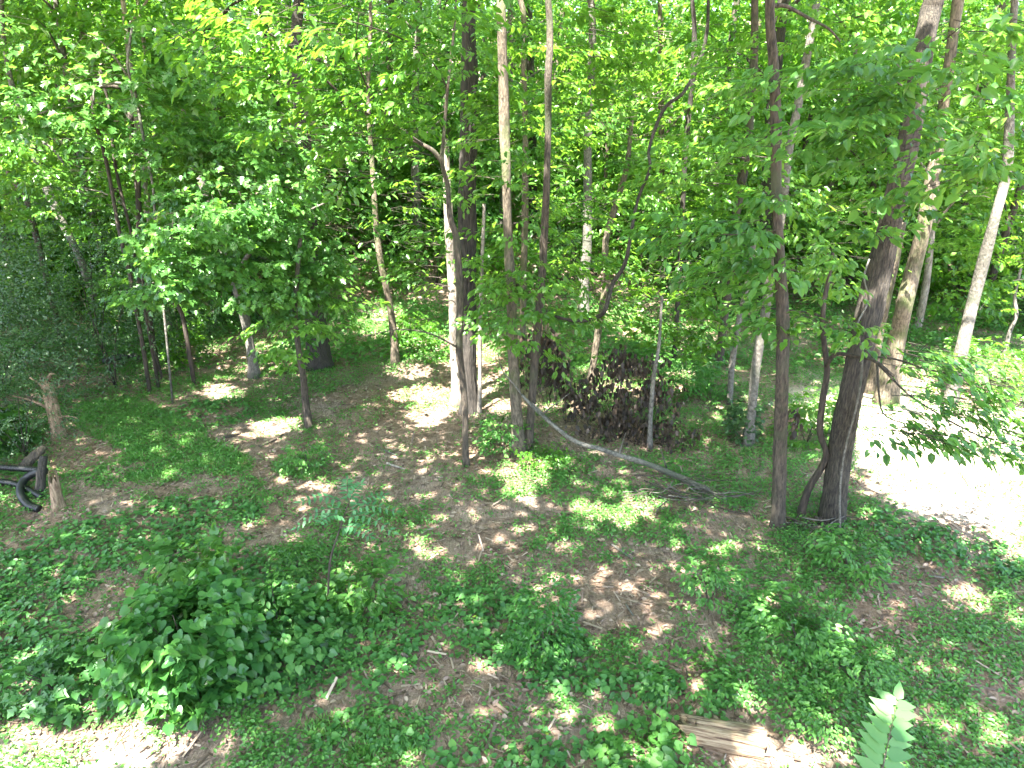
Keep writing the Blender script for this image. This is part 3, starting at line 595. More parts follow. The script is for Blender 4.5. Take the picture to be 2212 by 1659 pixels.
# ------------------------------------------------------------------ unseen leaf layer added for shade, gaps cut for sun patches, split among trees
def shade_canopy():
    tops = np.array([t['top'] for t in TREES]); allP = []
    def layer(x0, x1, y0, y1, z0, z1, step, size, frac):
        gx, gy = np.meshgrid(np.arange(x0, x1, step), np.arange(y0, y1, step))
        P = np.stack([gx.ravel(), gy.ravel(), np.zeros(gx.size)], 1); P[:, :2] += rs.uniform(-.55, .55, (len(P), 2))*step
        P[:, 2] = rs.uniform(z0, z1, len(P)) + .5*np.sin(P[:, 0]*.8)*np.cos(P[:, 1]*.7) + np.clip(P[:, 1]-20, 0, None)*.2
        f = frac(P) if callable(frac) else frac
        P = P[rs.uniform(size=len(P)) < f]; return P, size
    fade = lambda P: np.interp(P[:, 1], [0, 12, 15, 20, 30], [1, 1, .85, .5, .25])
    out = []
    for z0, z1, step, size in ((9.6, 10.6, .15, .31), (10.4, 11.6, .17, .31), (11.2, 12.4, .19, .32)):
        out.append(layer(-19, 12, -8.5, 27, z0, z1, step, size, fade))
    P = np.vstack([o[0] for o in out]); Sz = np.concatenate([np.full(len(o[0]), o[1]) for o in out])*rs.uniform(.8, 1.2, len(P))
    keep = ~sunny(P, 1.18)  # holes cut where sun patches and lit trunks are wanted
    # only what can shade ground that matters
    qx, qy = sun_foot(P); keep &= (qy > .5) & (qy < 30) & (np.abs(qx) < 3.5+.85*qy)
    P, Sz = P[keep], Sz[keep]
    print("canopy leaves", len(P))
    own = np.argmin(((P[:, None, :2]-tops[None, :, :2])**2).sum(-1), 1)
    for i, t in enumerate(TREES):
        m = own == i
        if m.sum() < 30: continue
        Q = P[m]; D = rs.normal(0, 1, Q.shape)*[1, 1, .25]; N = np.array([0, 0, 1])+rs.normal(0, .28, Q.shape)
        leaves("shade_canopy", Q, D, N, Sz[m], HEART if False else OVATE, LM['shade_canopy'], t['root'], t['base'])
        k = 7; c = Q[rs.choice(len(Q), k, replace=False)]
        specs = []
        for e in c:
            a = t['P'][-2]+(t['top']-t['P'][-2])*rs.uniform(0, 1); mdl = a+(e-a)*.5+[0, 0, .3]
            Pc = catmull([a, mdl, e], 4); specs.append((Pc-t['base'], np.linspace(.07, .015, len(Pc)), 6, 0, 5, 1))
        for s_ in specs: link("limb", tubes_mesh("limb", [s_], BM[t['bark']]), t['root'])
shade_canopy()

# ------------------------------------------------------------------ the wood behind: hillside trees and shrubs
REFS = [(t12, "bleached white trunk"), (big, "thickest trunk"), (t20, "grey-footed tree"), (t10, "white-lit trunk"), (t8, "sunlit broad trunk"), (t19, "leaning tan tree"),
  (t9, "right-edge tan trunk"), (slim, "slim dark trunk"), (t16, "close pair of trunks"), (t23, "blue-grey leaning trunk"), (t21, "wide shadowed trunk"), (t6, "straight brown trunk"), (t24, "left picture edge")]
def ref_near(x, y):
    vx = float(to_v(x, y, float(H(x, y)))[0]); best = min(REFS, key=lambda q: abs(float(to_v(*q[0]['P'][1])[0])-vx))
    return best[1], ("left of" if vx < float(to_v(*best[0]['P'][1])[0])-35 else "right of" if vx > float(to_v(*best[0]['P'][1])[0])+35 else "behind"), ("far up" if y > 31 else "partway up" if y > 24 else "low on")
def copy_tree(root, loc, rz, sc, label=None):
    c = root.copy(); COL.objects.link(c); c.location = loc; c.rotation_euler = (0, 0, rz); c.scale = (sc, sc, sc)
    if label: c['label'] = label
    for ch in root.children:
        d = ch.copy(); COL.objects.link(d); d.parent = c
    return c
def wood_proto(i, mat, bark, h, crown):
    base = np.array([0, 0, 0.]); r = np.random.RandomState(40+i)
    zs = np.linspace(-.3, h, 7); P = np.stack([.25*np.sin(zs*.35+i)+.03*zs*(i % 3-1), .2*np.cos(zs*.3+i), zs], 1)
    P[0, :2] = P[1, :2]; rad = [.16, .11, .19, .09, .13, .10][i]
    root = thing("forest_tree", "thin tree deep in the hillside forest, half hidden by sunlit leaves", "tree", (0, 0, 0), "trees on the far hillside")
    Pc = catmull(P, 3); link("trunk", tubes_mesh("trunk", [(Pc, np.linspace(rad, rad*.5, len(Pc)), 8, .03, 5, i)], BM[bark]), root)
    C, Dd = [], []
    for k in range(crown):
        z = r.uniform(.06*h, h*1.02); rr = (.55+.85*math.sqrt(z/h))*r.uniform(.3, 2.1); a = r.uniform(0, 6.28)
        C.append([rr*math.cos(a), rr*math.sin(a), z]); Dd.append([math.cos(a), math.sin(a), r.uniform(-.3, .25)])
    C, Dd = np.array(C), np.array(Dd); C[:, 2] = np.round(C[:, 2]/.55)*.55*.55+C[:, 2]*.45
    P2, D, N, Sz, tone = put_sprays(C, Dd, r.uniform(.6, 1.15, len(C)), 24, .3, .155)
    leaves("crown", P2, D, N, Sz, DIAMOND, LM[mat], root, base, tone)
    for k in range(5):
        z = h*(.3+.13*k); a = r.uniform(0, 6.28); e = np.array([math.cos(a)*1.5, math.sin(a)*1.5, z+1.0]); s0 = np.array([np.interp(z, P[:, 2], P[:, 0]), np.interp(z, P[:, 2], P[:, 1]), z])
        link("branch", tubes_mesh("branch", [(catmull([s0, (s0+e)/2+[0, 0, .25], e], 3), np.linspace(rad*.35, .01, 7), 5, 0, 5, 1)], BM[bark]), root)
    return root
protos = [wood_proto(0, 'mid', 'brown', 11, 300), wood_proto(1, 'maple', 'moss', 9.5, 280), wood_proto(2, 'mid', 'dark', 12, 300),
          wood_proto(3, 'maple', 'pale', 8, 230), wood_proto(4, 'blue', 'smooth', 10.5, 280), wood_proto(5, 'mid', 'vine', 7, 230)]
TK = ['brown-trunked green tree', 'mossy yellow-green tree', 'dark-trunked green tree', 'pale yellow-green tree', 'smooth blue-green tree', 'short dark green tree']
SK = ['green shrub', 'yellow-green shrub', 'tall blue-green shrub', 'grey-green shrub']
used = set(); cnt = 0; spots = []
r = np.random.RandomState(3)
tries = 0
while len(spots) < 125 and tries < 9000:
    tries += 1
    y = 17.5+27*r.uniform()**.85; x = r.uniform(-.86*y-2, .86*y+2)
    if y < 21 and -6 < x < 10: continue
    vx, vy, dd = to_v(x, y, float(H(x, y)))
    if 1180 < vx < 1340 and y < 25: continue
    if not -150 < vx < 2360: continue
    if min([math.hypot(x-a, y-b) for a, b in spots]+[9]) < 1.75: continue
    spots.append((x, y))
for x, y in spots:
    k = r.randint(6); z = float(H(x, y)); sc = r.uniform(.85, 1.2)
    rf = ref_near(x, y); lb_ = f"{TK[k]} {rf[2]} the bank, {rf[1]} the {rf[0]}"
    if k not in used: o = protos[k]; used.add(k); o.location = (x, y, z); o.rotation_euler = (0, 0, r.uniform(0, 6.28)); o.scale = (sc,)*3; o['label'] = lb_
    else: copy_tree(protos[k], (x, y, z), r.uniform(0, 6.28), sc, lb_)

def shrub_proto(i, mat, h, w, n, lsz, name, label, cat, group, tmpl=DIAMOND, nl=24):
    root = thing(name, label, cat, (0, 0, 0), group); r = np.random.RandomState(80+i)
    u = norm(r.normal(0, 1, (n, 3)))*(r.uniform(0, 1, (n, 1))**.4); C = u*[w, w, h*.5]+[0, 0, h*.52]
    Dd = norm(u*[1, 1, .5])+[0, 0, .25]+r.normal(0, .3, (n, 3))
    P, D, N, Sz, tone = put_sprays(C, Dd, r.uniform(.3, .6, n), nl, .5, lsz)
    ok = P[:, 2] > .02; leaves("foliage", P[ok], D[ok], N[ok], Sz[ok], tmpl, LM[mat], root, np.zeros(3), tone[ok])
    specs = []
    for k in range(6):
        e = C[r.randint(n)]; specs.append((catmull([[0, 0, -.05], e*[.3, .3, .5], e], 3), np.linspace(.018, .005, 7), 5, 0, 5, 1))
    link("stems", tubes_mesh("stems", specs, BM['vine']), root)
    return root
lab = "leafy shrub in the undergrowth at the foot of the far hillside"
sh = [shrub_proto(0, 'mid', 1.6, .95, 90, .11, "shrub", lab, "shrub", "undergrowth shrubs on the hillside"), shrub_proto(1, 'maple', 1.2, .9, 80, .11, "shrub", lab, "shrub", "undergrowth shrubs on the hillside"),
      shrub_proto(2, 'blue', 2.2, 1.1, 110, .12, "shrub", lab, "shrub", "undergrowth shrubs on the hillside"), shrub_proto(3, 'dark', 1.8, 1.2, 100, .10, "shrub", lab, "shrub", "undergrowth shrubs on the hillside")]
spots2 = []; tries = 0
while len(spots2) < 190 and tries < 9000:
    tries += 1
    y = 17.5+24*r.uniform()**1.2; x = r.uniform(-.84*y-2, .84*y+2)
    if y < 21 and -5.5 < x < 12: continue
    if not -60 < float(to_v(x, y, float(H(x, y)))[0]) < 2270: continue
    if min([math.hypot(x-a, y-b) for a, b in spots2]+[9]) < 1.05: continue
    spots2.append((x, y))
used = set()
for x, y in spots2:
    k = r.randint(4); z = float(H(x, y)); sc = r.uniform(.7, 1.25)
    rf = ref_near(x, y); lb_ = f"{SK[k]} {rf[2]} the hillside, {rf[1]} the {rf[0]}"
    if k not in used: o = sh[k]; used.add(k); o.location = (x, y, z); o.scale = (sc,)*3; o['label'] = lb_
    else: copy_tree(sh[k], (x, y, z), r.uniform(0, 6.28), sc, lb_)
# the fine-leaved thicket at the left
lab3 = "fine-leaved grey-green bush in the dense thicket at the left edge"
tk = [shrub_proto(5, 'dark', 3.4, 1.5, 330, .055, "privet_bush", lab3, "bush", "thicket bushes at the left"), shrub_proto(6, 'dark', 2.6, 1.3, 260, .05, "privet_bush", lab3, "bush", "thicket bushes at the left")]
first = [True, True]
TL = ["fine-leaved grey-green bush behind the broken snag, tallest at the thicket's near edge", "grey-green bush rising behind the tall near thicket bush", "grey-green bush at the left vines' feet",
 "big grey-green bush under the brown leaning tree at the picture edge", "grey-green bush at the foot of the blue-grey leaning trunk", "tall grey-green bush touching the left picture edge at mid-height",
 "small grey-green bush just behind the red-brown vine", "low grey-green bush between the snag and the black pipe coil", "lowest grey-green bush, beside the broken snag", "farthest grey-green thicket bush, deep behind the leaning trunks", "grey-green bush above the black drain pipes at the picture edge"]
for i, (x, y, sc) in enumerate([(-9.3,11.5,1.0),(-10.2,13.2,1.1),(-8.2,13.6,.85),(-11.8,14.5,1.2),(-9.6,15.6,1.1),(-12.5,12.2,1.1),(-7.6,15.4,.6),(-7.9,10.3,.65),(-8.8,9.4,.55),(-13.5,16.5,1.2),(-10.9,10.4,.8)]):
    k = i % 2; z = float(H(x, y))
    if first[k]: first[k] = False; o = tk[k]; o.location = (x, y, z); o.scale = (sc,)*3; o['label'] = TL[i]
    else: copy_tree(tk[k], (x, y, z), i*1.3, sc, TL[i])

# ------------------------------------------------------------------ ground cover, grass, mulch
BARE = [(900,930,230,95),(700,1010,170,60),(1300,1270,230,110),(950,1180,190,50),(1000,1480,200,60,-10),(1250,1550,220,60),(250,1625,300,62),
 (660,1545,120,60,10),(400,1050,130,30),(250,1110,70,40),(550,950,110,35),(520,780,90,26),(1050,1110,120,26),(1500,1400,110,60),(2010,1040,170,110,20),
 (1280,950,160,45),(930,830,150,45),(1130,890,150,30),(150,1330,110,22),(1080,1000,90,26),(440,1180,50,20),(620,1160,70,30),(820,1280,60,40),
 (1650,1640,260,50),(2080,1620,60,30,40),(1000,1620,110,30),(1380,1630,70,30),(1840,1500,50,14),(1700,1290,70,18),(1480,1310,100,40),(850,1050,200,50)]
BROAD = [(300,1250,330,130),(150,1430,180,120),(600,1400,270,110),(440,1125,150,40),(950,1350,170,60,-15),(1130,1420,150,60,10),(1400,1490,190,45),(1150,1640,240,30),
 (700,1480,120,50),(60,1200,90,60),(2040,1180,170,60,20),(760,1590,130,50),(450,890,90,30)]
CLEARED = [(1560,1605,120,52), (1300,1310,120,60)]
GRASSY = [(300,925,150,45,10),(400,980,150,40,10),(260,890,90,30),(330,1030,60,20),(760,1580,110,35),(820,1620,90,30),(640,1010,50,26)]
def scatter(n, y0=3.2, y1=21, pw=1.0):
    y = y0+(y1-y0)*rs.uniform(0, 1, n)**pw; x = rs.uniform(-1, 1, n)*(.80*y+1.6)
    return x, y
def patchy(x, y):
    return .5+.25*np.sin(x*2.1+1.7*np.sin(y*1.3))+.25*np.sin(y*2.7+1.9*np.sin(x*1.9+2))+.18*np.sin(x*6.3+y*2.2)*np.sin(y*7.1-x*3)
def plants(x, y, nleaf, lsz, hgt, spread, tmpl, mat, name, label_, lie=.35):
    z = H(x, y); n = len(x)
    a = rs.uniform(0, 6.28, (n, nleaf)); rr = spread*np.sqrt(rs.uniform(0, 1, (n, nleaf)))
    hh = hgt[:, None]*rs.uniform(.15, 1, (n, nleaf)) if np.ndim(hgt) else hgt*rs.uniform(.15, 1, (n, nleaf))
    P = np.stack([x[:, None]+rr*np.cos(a), y[:, None]+rr*np.sin(a), z[:, None]+hh+.01], -1).reshape(-1, 3)
    D = np.stack([np.cos(a), np.sin(a), rs.normal(-.15, .3, a.shape)], -1).reshape(-1, 3)
    N = np.array([0, 0, 1])+rs.normal(0, lie, D.shape)
    Sz = lsz*rs.uniform(.6, 1.3, len(P)); tone = (.6*rs.beta(2, 2.4, len(P))+.4*np.repeat(rs.uniform(0, 1, n), nleaf)).clip(0, .995)
    tone = np.where(rs.uniform(size=len(P)) < .004, 1.0, tone)
    return leaves(name, P, D, N, Sz, tmpl, LM[mat], tone=tone, kind="stuff", label=label_)
x, y = scatter(72000, pw=1.0); vx, vy, _ = to_v(x, y, H(x, y))
bare = in_ell(vx, vy, BARE); broad = in_ell(vx, vy, BROAD); pt = patchy(x, y)
herb = (rs.uniform(size=len(x)) < np.where(bare, .30*(pt > .52)+.06, np.where(broad, .25, .80*(pt > .34)+.16)) * np.where(in_ell(vx, vy, CLEARED), 0, 1) * np.where(in_ell(vx, vy, SUNNY[:5]), .35, 1))
hg = .03+.11*np.clip(patchy(x*.7+3, y*.7), 0, 1)
plants(x[herb], y[herb], 8, .042, hg[herb], .085, OVATE, 'ground', "ground_cover", "low small-leaved green weeds spread over the forest floor")
x, y = scatter(26000, 3.2, 16, .95); vx, vy, _ = to_v(x, y, H(x, y))
b = in_ell(vx, vy, BROAD, 1.08) & ~in_ell(vx, vy, CLEARED) & ~(in_ell(vx, vy, BARE, .8) & (rs.uniform(size=len(x)) < .75)) & (rs.uniform(size=len(x)) < .56*(patchy(x, y) > .33)+.05)
plants(x[b], y[b], 6, .060, .03+.09*patchy(x[b], y[b]).clip(0, 1), .12, HEART, 'vine', "broadleaf_ground_cover", "broad-leaved dark green vines matting the near ground", .22)
x, y = scatter(80000, 3.2, 18, 1.0); vx, vy, _ = to_v(x, y, H(x, y))
b = in_ell(vx, vy, GRASSY) & (rs.uniform(size=len(x)) < .9) | ((rs.uniform(size=len(x)) < .012) & ~in_ell(vx, vy, BARE))
x, y = x[b], y[b]; nb = 9; n = len(x)
P = np.repeat(np.stack([x, y, H(x, y)], 1), nb, 0)+rs.normal(0, .035, (n*nb, 3))*[1, 1, 0]; D = rs.normal(0, .6, P.shape)*[1, 1, 0]+[0, 0, .5]
leaves("grass", P, D, rs.normal(0, 1, P.shape)+[0, 0, .2], rs.uniform(.04, .12, len(P)), BLADE, LM['grass'], kind="stuff", label="fine fresh green grass in the clearing at left")
x, y = scatter(100000, 3.2, 16, .85); m = rs.uniform(size=len(x)) < np.where(in_ell(*to_v(x, y, H(x, y))[:2], BARE, 1.15), .9, .5)*(1-.85*sunlit_pale(x, y)); x, y = x[m], y[m]
P = np.stack([x, y, H(x, y)+rs.uniform(.003, .02, len(x))], 1); D = rs.normal(0, 1, P.shape)*[1, 1, .10]
leaves("wood_mulch", P, D, np.array([0, 0, 1.])+rs.normal(0, .25, P.shape), rs.gamma(2.2, .030, len(P)).clip(.025, .28), CHIP, LM['litter'], kind="stuff", label="shredded pale brown wood mulch and straw on the ground")
x, y = scatter(34000, 3.2, 24, .9); m = rs.uniform(size=len(x)) < 1-.85*sunlit_pale(x, y); x, y = x[m], y[m]
P = np.stack([x, y, H(x, y)+rs.uniform(.005, .03, len(x))], 1); D = rs.normal(0, 1, P.shape)*[1, 1, .2]
leaves("leaf_litter", P, D, np.array([0, 0, 1.])+rs.normal(0, .4, P.shape), rs.uniform(.04, .09, len(P)), OVATE, LM['litter'], kind="stuff", label="fallen dry brown leaves scattered on the forest floor")
x, y = scatter(16000, 15, 44, 1.1)
m = patchy(x*.5, y*.5) > .33; x, y = x[m], y[m]
plants(x, y, 8, .11, .12+.22*rs.uniform(size=len(x)), .28, DIAMOND, 'ground', "hillside_weeds", "green weeds over the far forest floor and bank", .5)

# ------------------------------------------------------------------ separate near plants
def weed(name, label_, cat, vx, vy, h, w, nspr, lsz, mat, nl=10, tmpl=OVATE, parts=0, stems=4, shape=1.0, group=None, Y=None, sl=(.14, .3)):
    g = ground(vx, vy); root = thing(name, label_, cat, g, group)
    t = rs.uniform(0, 1, nspr); a = rs.uniform(0, 6.28, nspr); rr = w*np.sqrt(rs.uniform(0, 1, nspr))*(1-.75*t*shape)
    C = np.stack([g[0]+rr*np.cos(a), g[1]+rr*np.sin(a), g[2]+h*(.08+.88*t)], 1); Dd = np.stack([np.cos(a), np.sin(a), rs.uniform(-.2, .5, nspr)], 1)
    P, D, N, Sz, tone = put_sprays(C, Dd, rs.uniform(*sl, nspr), nl, .35, lsz)
    P[:, 2] = np.maximum(P[:, 2], g[2]+.02)
    if parts:
        # the leaves nearest the viewer and the top show largest
        o = np.argsort((P[:, 1]-g[1])-1.0*(P[:, 2]-g[2])); P, D, N, Sz, tone = P[o], D[o], N[o], Sz[o], tone[o]
        leaf_parts(root, P[:parts], D[:parts], N[:parts], Sz[:parts], leaf_variants(tmpl, mat), tone=tone[:parts])
    if len(P) > parts: leaves("foliage", P[parts:], D[parts:], N[parts:], Sz[parts:], tmpl, LM[mat], root, g, tone[parts:])
    for k in range(stems):
        e = C[rs.randint(nspr)]-g; link("stem", tubes_mesh("stem", [(catmull([[0, 0, -.03], e*[.35, .35, .5], e], 3), np.linspace(.010, .004, 7), 5, 0, 5, 1)], BM['vine']), root)
    return root
weed("broadleaf_bush", "large mounded bush of broad bright leaves, lower left foreground", "bush", 415, 1470, .85, .52, 300, .080, 'bush', 10, HEART, 290, 8, .35, sl=(.15, .35))
weed("broadleaf_bush", "smaller bluish bush of broad leaves right behind the large mounded bush", "bush", 430, 1330, .85, .40, 90, .078, 'blue', 10, HEART, 0, 5, .5, sl=(.15, .3))
weed("yellow_green_weed", "upright yellow-green leafy weed to the right of the large mounded bush", "plant", 605, 1375, .75, .16, 32, .065, 'ground', 10, OVATE, 0, 2, .8)
weed("conical_shrub", "small cone-shaped green shrub in the middle foreground", "shrub", 1175, 1420, .85, .25, 120, .05, 'bush', 16, OVATE, 0, 5, .85)
weed("low_shrub", "low dark green shrub spreading beneath the cone-shaped one at left", "shrub", 560, 1400, .4, .7, 110, .07, 'vine', 10, HEART, 0, 4, .3)
weed("dark_tuft", "dark dense tuft of fine leaves left of the slim snaking trunk", "plant", 665, 1020, .5, .25, 60, .045, 'ground', 16, OVATE, 0, 3, .4)
weed("leafy_weed", "dark leafy weed at the right foot of the tall feathery sapling", "plant", 790, 1300, .5, .35, 55, .09, 'blue', 10, OVATE, 0, 3, .5)
weed("feathery_weed", "feathery green weed alone on mulch right of centre, two-tiered", "plant", 1530, 1300, .55, .25, 50, .05, 'ground', 16, OVATE, 0, 3, .7)
weed("bright_vine_clump", "bright yellow-green leaf clump at the bottom edge left of the split log", "plant", 1385, 1645, .22, .22, 34, .065, 'ground', 10, HEART, 0, 2, .3)
weed("yellow_weed", "yellow-green weed glowing in sun above the split log's right end", "plant", 1850, 1490, .5, .25, 60, .045, 'ground', 16, OVATE, 0, 3, .5)
weed("pale_sun_weed", "pale sunlit weeds a step right of the split log", "plant", 1790, 1585, .3, .22, 45, .04, 'ground', 16, OVATE, 0, 3, .4)
weed("round_weed_patch", "bushy weed mound between the split log and the mulch opening", "plant", 1490, 1500, .3, .35, 60, .055, 'ground', 16, OVATE, 0, 3, .4)
weed("tall_weed_patch", "tall leafy weeds above right of the split log", "plant", 1720, 1400, .5, .5, 90, .06, 'ground', 16, OVATE, 0, 3, .5)
weed("star_weed", "star-shaped light green weed at the lower left near the bare sunny mulch", "plant", 130, 1500, .35, .28, 30, .09, 'vine', 10, LOBED, 0, 2, .3)
weed("small_fern", "small bluish fern standing in front of the tall feathery sapling", "fern", 640, 1235, .5, .2, 44, .045, 'blue', 16, OVATE, 0, 2, .8)
weed("corner_weed", "leafy weed at the right edge below the sunny clearing", "plant", 1830, 1240, .45, .35, 60, .06, 'ground', 16, OVATE, 0, 3, .5)
weed("ivy_clump", "ivy clump at the foot of the smooth grey leaning trunk", "ivy", 1602, 955, .8, .16, 60, .06, 'dark', 10, HEART, 0, 2, .4)
weed("seedling_cluster", "pale seedlings glowing in the sun patch before the centre pair", "plant", 1170, 1010, .3, .35, 50, .06, 'maple', 10, OVATE, 0, 2, .4)
weed("shady_shrub", "green shrub around the foot of the centre pair of trunks", "shrub", 1090, 975, .6, .35, 60, .06, 'ground', 16, OVATE, 0, 3, .5)
weed("sunny_shrub", "glowing yellow-green shrub in sun right behind the leaning tan tree", "shrub", 900, 775, 1.0, .6, 80, .08, 'maple', 16, OVATE, 0, 3, .4)
weed("sunny_leaf_pile", "sunlit pale shrub at the foot of the left vines", "shrub", 390, 790, .9, .55, 80, .09, 'maple', 16, OVATE, 0, 3, .5)
weed("edge_bush", "dark broadleaf bush overhanging the black drain pipes", "bush", 5, 975, .75, .38, 60, .10, 'blue', 16, HEART, 0, 4, .3)
weed("bank_bush", "dense green bush between the clearing's back edge and the tan leaning trunk", "bush", 2130, 850, 1.1, .8, 120, .09, 'mid', 16, OVATE, 0, 4, .3)
weed("slope_bush", "green bush right behind the dead brown leaves", "bush", 1480, 850, .8, .7, 120, .07, 'ground', 16, OVATE, 0, 4, .4)
weed("understory_bush", "bush under the slim dark trunk's left side among green weeds", "bush", 1740, 960, .9, .5, 110, .07, 'mid', 16, OVATE, 0, 4, .4)

# compound leaf builder (leaflets are parts)
def compound_leaf(root, A, tip, nrm, pairs, lsz, mats, taper=.35, droop=.15, start=.12, w=.36):
    A, tip = np.array(A), np.array(tip); base = np.array(root.location); L = np.linalg.norm(tip-A)
    Pc = catmull([A, (A+tip)/2+np.array([0, 0, droop*L]), tip], 6)
    link("leaf_stalk", tubes_mesh("leaf_stalk", [(Pc-base, np.linspace(.006, .002, len(Pc)), 5, 0, 5, 1)], BM['moss']), root)
    P, D, N, Sz = [], [], [], []; ax = norm(tip-A); n_ = norm(np.array(nrm, float)); side = np.cross(n_, ax)
    for i in range(pairs):
        t = start+(1-start)*(i+.5)/pairs; p = Pc[int(t*(len(Pc)-1))]+(Pc[min(len(Pc)-1, int(t*(len(Pc)-1))+1)]-Pc[int(t*(len(Pc)-1))])*((t*(len(Pc)-1)) % 1)
        for sg in (-1, 1):
            P.append(p); D.append(sg*side+ax*.35+n_*-.12+rs.normal(0, .06, 3)); N.append(n_+rs.normal(0, .12, 3)); Sz.append(lsz*(1-taper*t)*rs.uniform(.92, 1.08))
    P.append(Pc[-1]); D.append(ax); N.append(n_); Sz.append(lsz*.7)
    leaf_parts(root, np.array(P), np.array(D), np.array(N), np.array(Sz), mats, name="leaflet")
LANCE = (np.array([(0,0,0), (.18,.17,.03), (.5,.16,.0), (1,0,-.12), (.5,-.16,.0), (.18,-.17,.03)], float), OVATE[1])
WIDE = (LANCE[0]*[1, 1.35, 1], LANCE[1]); lm_w = leaf_variants(WIDE, 'pale_leaf'); lm_b = leaf_variants(LANCE, 'feather'); lm_y = leaf_variants(LANCE, 'maple')
# sapling near the lower right, seen from above
g = ground(1925, 1668); g = np.array([g[0], g[1]-.10, g[2]])
root = thing("compound_leaf_sapling", "young sapling with one long pale feather-shaped leaf at the lower right edge", "sapling", g)
A = at(1900, 1690, 3.55); T_ = at(1938, 1512, 3.95)
link("stem", tubes_mesh("stem", [(catmull([[0, 0, -.05], (A-g)*[.5, .5, .6], A-g], 4), np.linspace(.014, .007, 9), 6, 0, 5, 1)], BM['moss']), root)
compound_leaf(root, A, T_, (0, -.62, .78), 8, .215, lm_w, .22, .02, .02)
compound_leaf(root, A, at(2000, 1750, 3.3), (0, -.3, .95), 7, .16, lm_y, .3)
compound_leaf(root, A, at(1780, 1740, 3.4), (0, -.3, .95), 7, .16, lm_y, .3)
# tall feathery sapling
g = ground(708, 1335); root = thing("feathery_sapling", "tall thin sapling with bluish feather-shaped leaves, left of centre", "sapling", g)
tip = at(752, 1090, g[1]+.15)
Pc = catmull([[0, 0, -.04], (at(712, 1220, g[1])-g), (at(735, 1140, g[1]+.1)-g), tip-g], 5); link("stem", tubes_mesh("stem", [(Pc, np.linspace(.014, .005, len(Pc)), 6, 0, 5, 1)], BM['vine']), root)
for (vx, vy, yo, f) in [(650,1085,-.1,1.0),(780,1045,.3,.95),(855,1105,.1,.9),(690,1130,-.2,.85),(830,1070,.35,.9),(800,1160,-.1,.7),(640,1140,.1,.95),(750,1035,.5,1.0),(850,1150,-.2,.8)]:
    compound_leaf(root, g+Pc[int(f*(len(Pc)-1))], at(vx, vy, g[1]+yo), (0, -.3, .95), 7, .115, lm_b, .35, .16)

# ------------------------------------------------------------------ dead brown leaves hanging on broken branches
def dead_brush(name, label_, blobs, gv, ntw):
    g = ground(*gv); root = thing(name, label_, "brush", g)
    P, C = [], []
    for (vx, vy, rx, ry, Y, n) in blobs:
        for _ in range(n//26):
            a, q = rs.uniform(0, 6.28), math.sqrt(rs.uniform()); c = at(vx+rx*q*math.cos(a), vy+ry*q*math.sin(a), Y+rs.normal(0, .3)); C.append(c)
            P.append(c+rs.normal(0, 1, (14, 3))*[.07, .07, .10])
    P = np.vstack(P); C = np.array(C); P[:, 2] = np.maximum(P[:, 2], H(P[:, 0], P[:, 1])+.03)
    D = rs.normal(0, .25, P.shape)+[0, 0, -1]
    leaves("dead_foliage", P, D, rs.normal(0, 1, P.shape)*[1, 1, .2], rs.uniform(.07, .13, len(P)), OVATE, LM['dead'], root, g)
    A = C-g; mid_ = A*[.75, .75, .55]+rs.normal(0, .12, A.shape); V1, F1 = twig_arrays(mid_+(A-mid_)*.55, A, .004, .002)
    kk = rs.permutation(len(A))[:len(A)//5]; V2, F2 = twig_arrays((A*[.4, .4, .15])[kk], mid_[kk], .008, .005)
    link("twigs", mesh_from("twigs", np.vstack([V1, V2]), np.vstack([F1, F2+len(V1)]), BM['vine']), root, kind='stuff')
dead_brush("dead_leaf_brush", "dead dark brown leaves hanging between the centre pair and the fallen log", [(1180,770,52,50,11.2,760),(1215,815,34,40,11.3,300),(1170,740,45,30,11.5,260),(1140,800,30,40,11.4,120)], (1190,880), 30)
dead_brush("dead_leaf_brush", "large heap of dead blackish leaves on broken branches above the fallen log", [(1350,805,85,50,11.4,760),(1320,870,90,40,11.3,650),(1370,925,90,40,11.0,800),(1255,915,40,50,11.0,260),(1280,850,50,35,11.3,240),(1430,890,40,70,11.2,420),(1370,775,70,30,11.8,240),(1240,830,30,40,11.4,120),(1460,950,50,40,11,260)], (1350,975), 60)
dead_brush("dead_leaf_brush", "single hanging cluster of black dead leaves beside the slim dark trunk", [(1706,905,14,22,9.0,90)], (1706,1000), 4)

def twig_pile(name, label_, vx, vy, w, d, h, n, r0):
    g = ground(vx, vy); root = thing(name, label_, "brush pile", g)
    for k in range(n):
        c = np.array([rs.uniform(-w, w), rs.uniform(-d, d), rs.uniform(.02, h)]); a = rs.normal(0, .5); L = rs.uniform(.25, .8)
        e = np.array([math.cos(a)*L, math.sin(a)*L*.7, rs.normal(0, .08)]); rr = r0*rs.uniform(.3, 1)
        Pc = catmull([c-e/2, c+rs.normal(0, .05, 3), c+e/2], 3); Pc[:, 2] = np.maximum(Pc[:, 2], .01)
        link("twig", tubes_mesh("twig", [(Pc, np.linspace(rr, rr*.5, len(Pc)), 5, 0, 5, 1)], BM[('vine', 'brown', 'smooth')[k % 3]]), root)
twig_pile("brush_pile", "tangle of dark broken twigs at the lower end of the fallen log", 1500, 1085, .75, .35, .3, 60, .012)
twig_pile("root_tangle", "tangle of old vines and roots at the foot of the thickest trunk", 1760, 1150, .45, .2, .18, 36, .018)
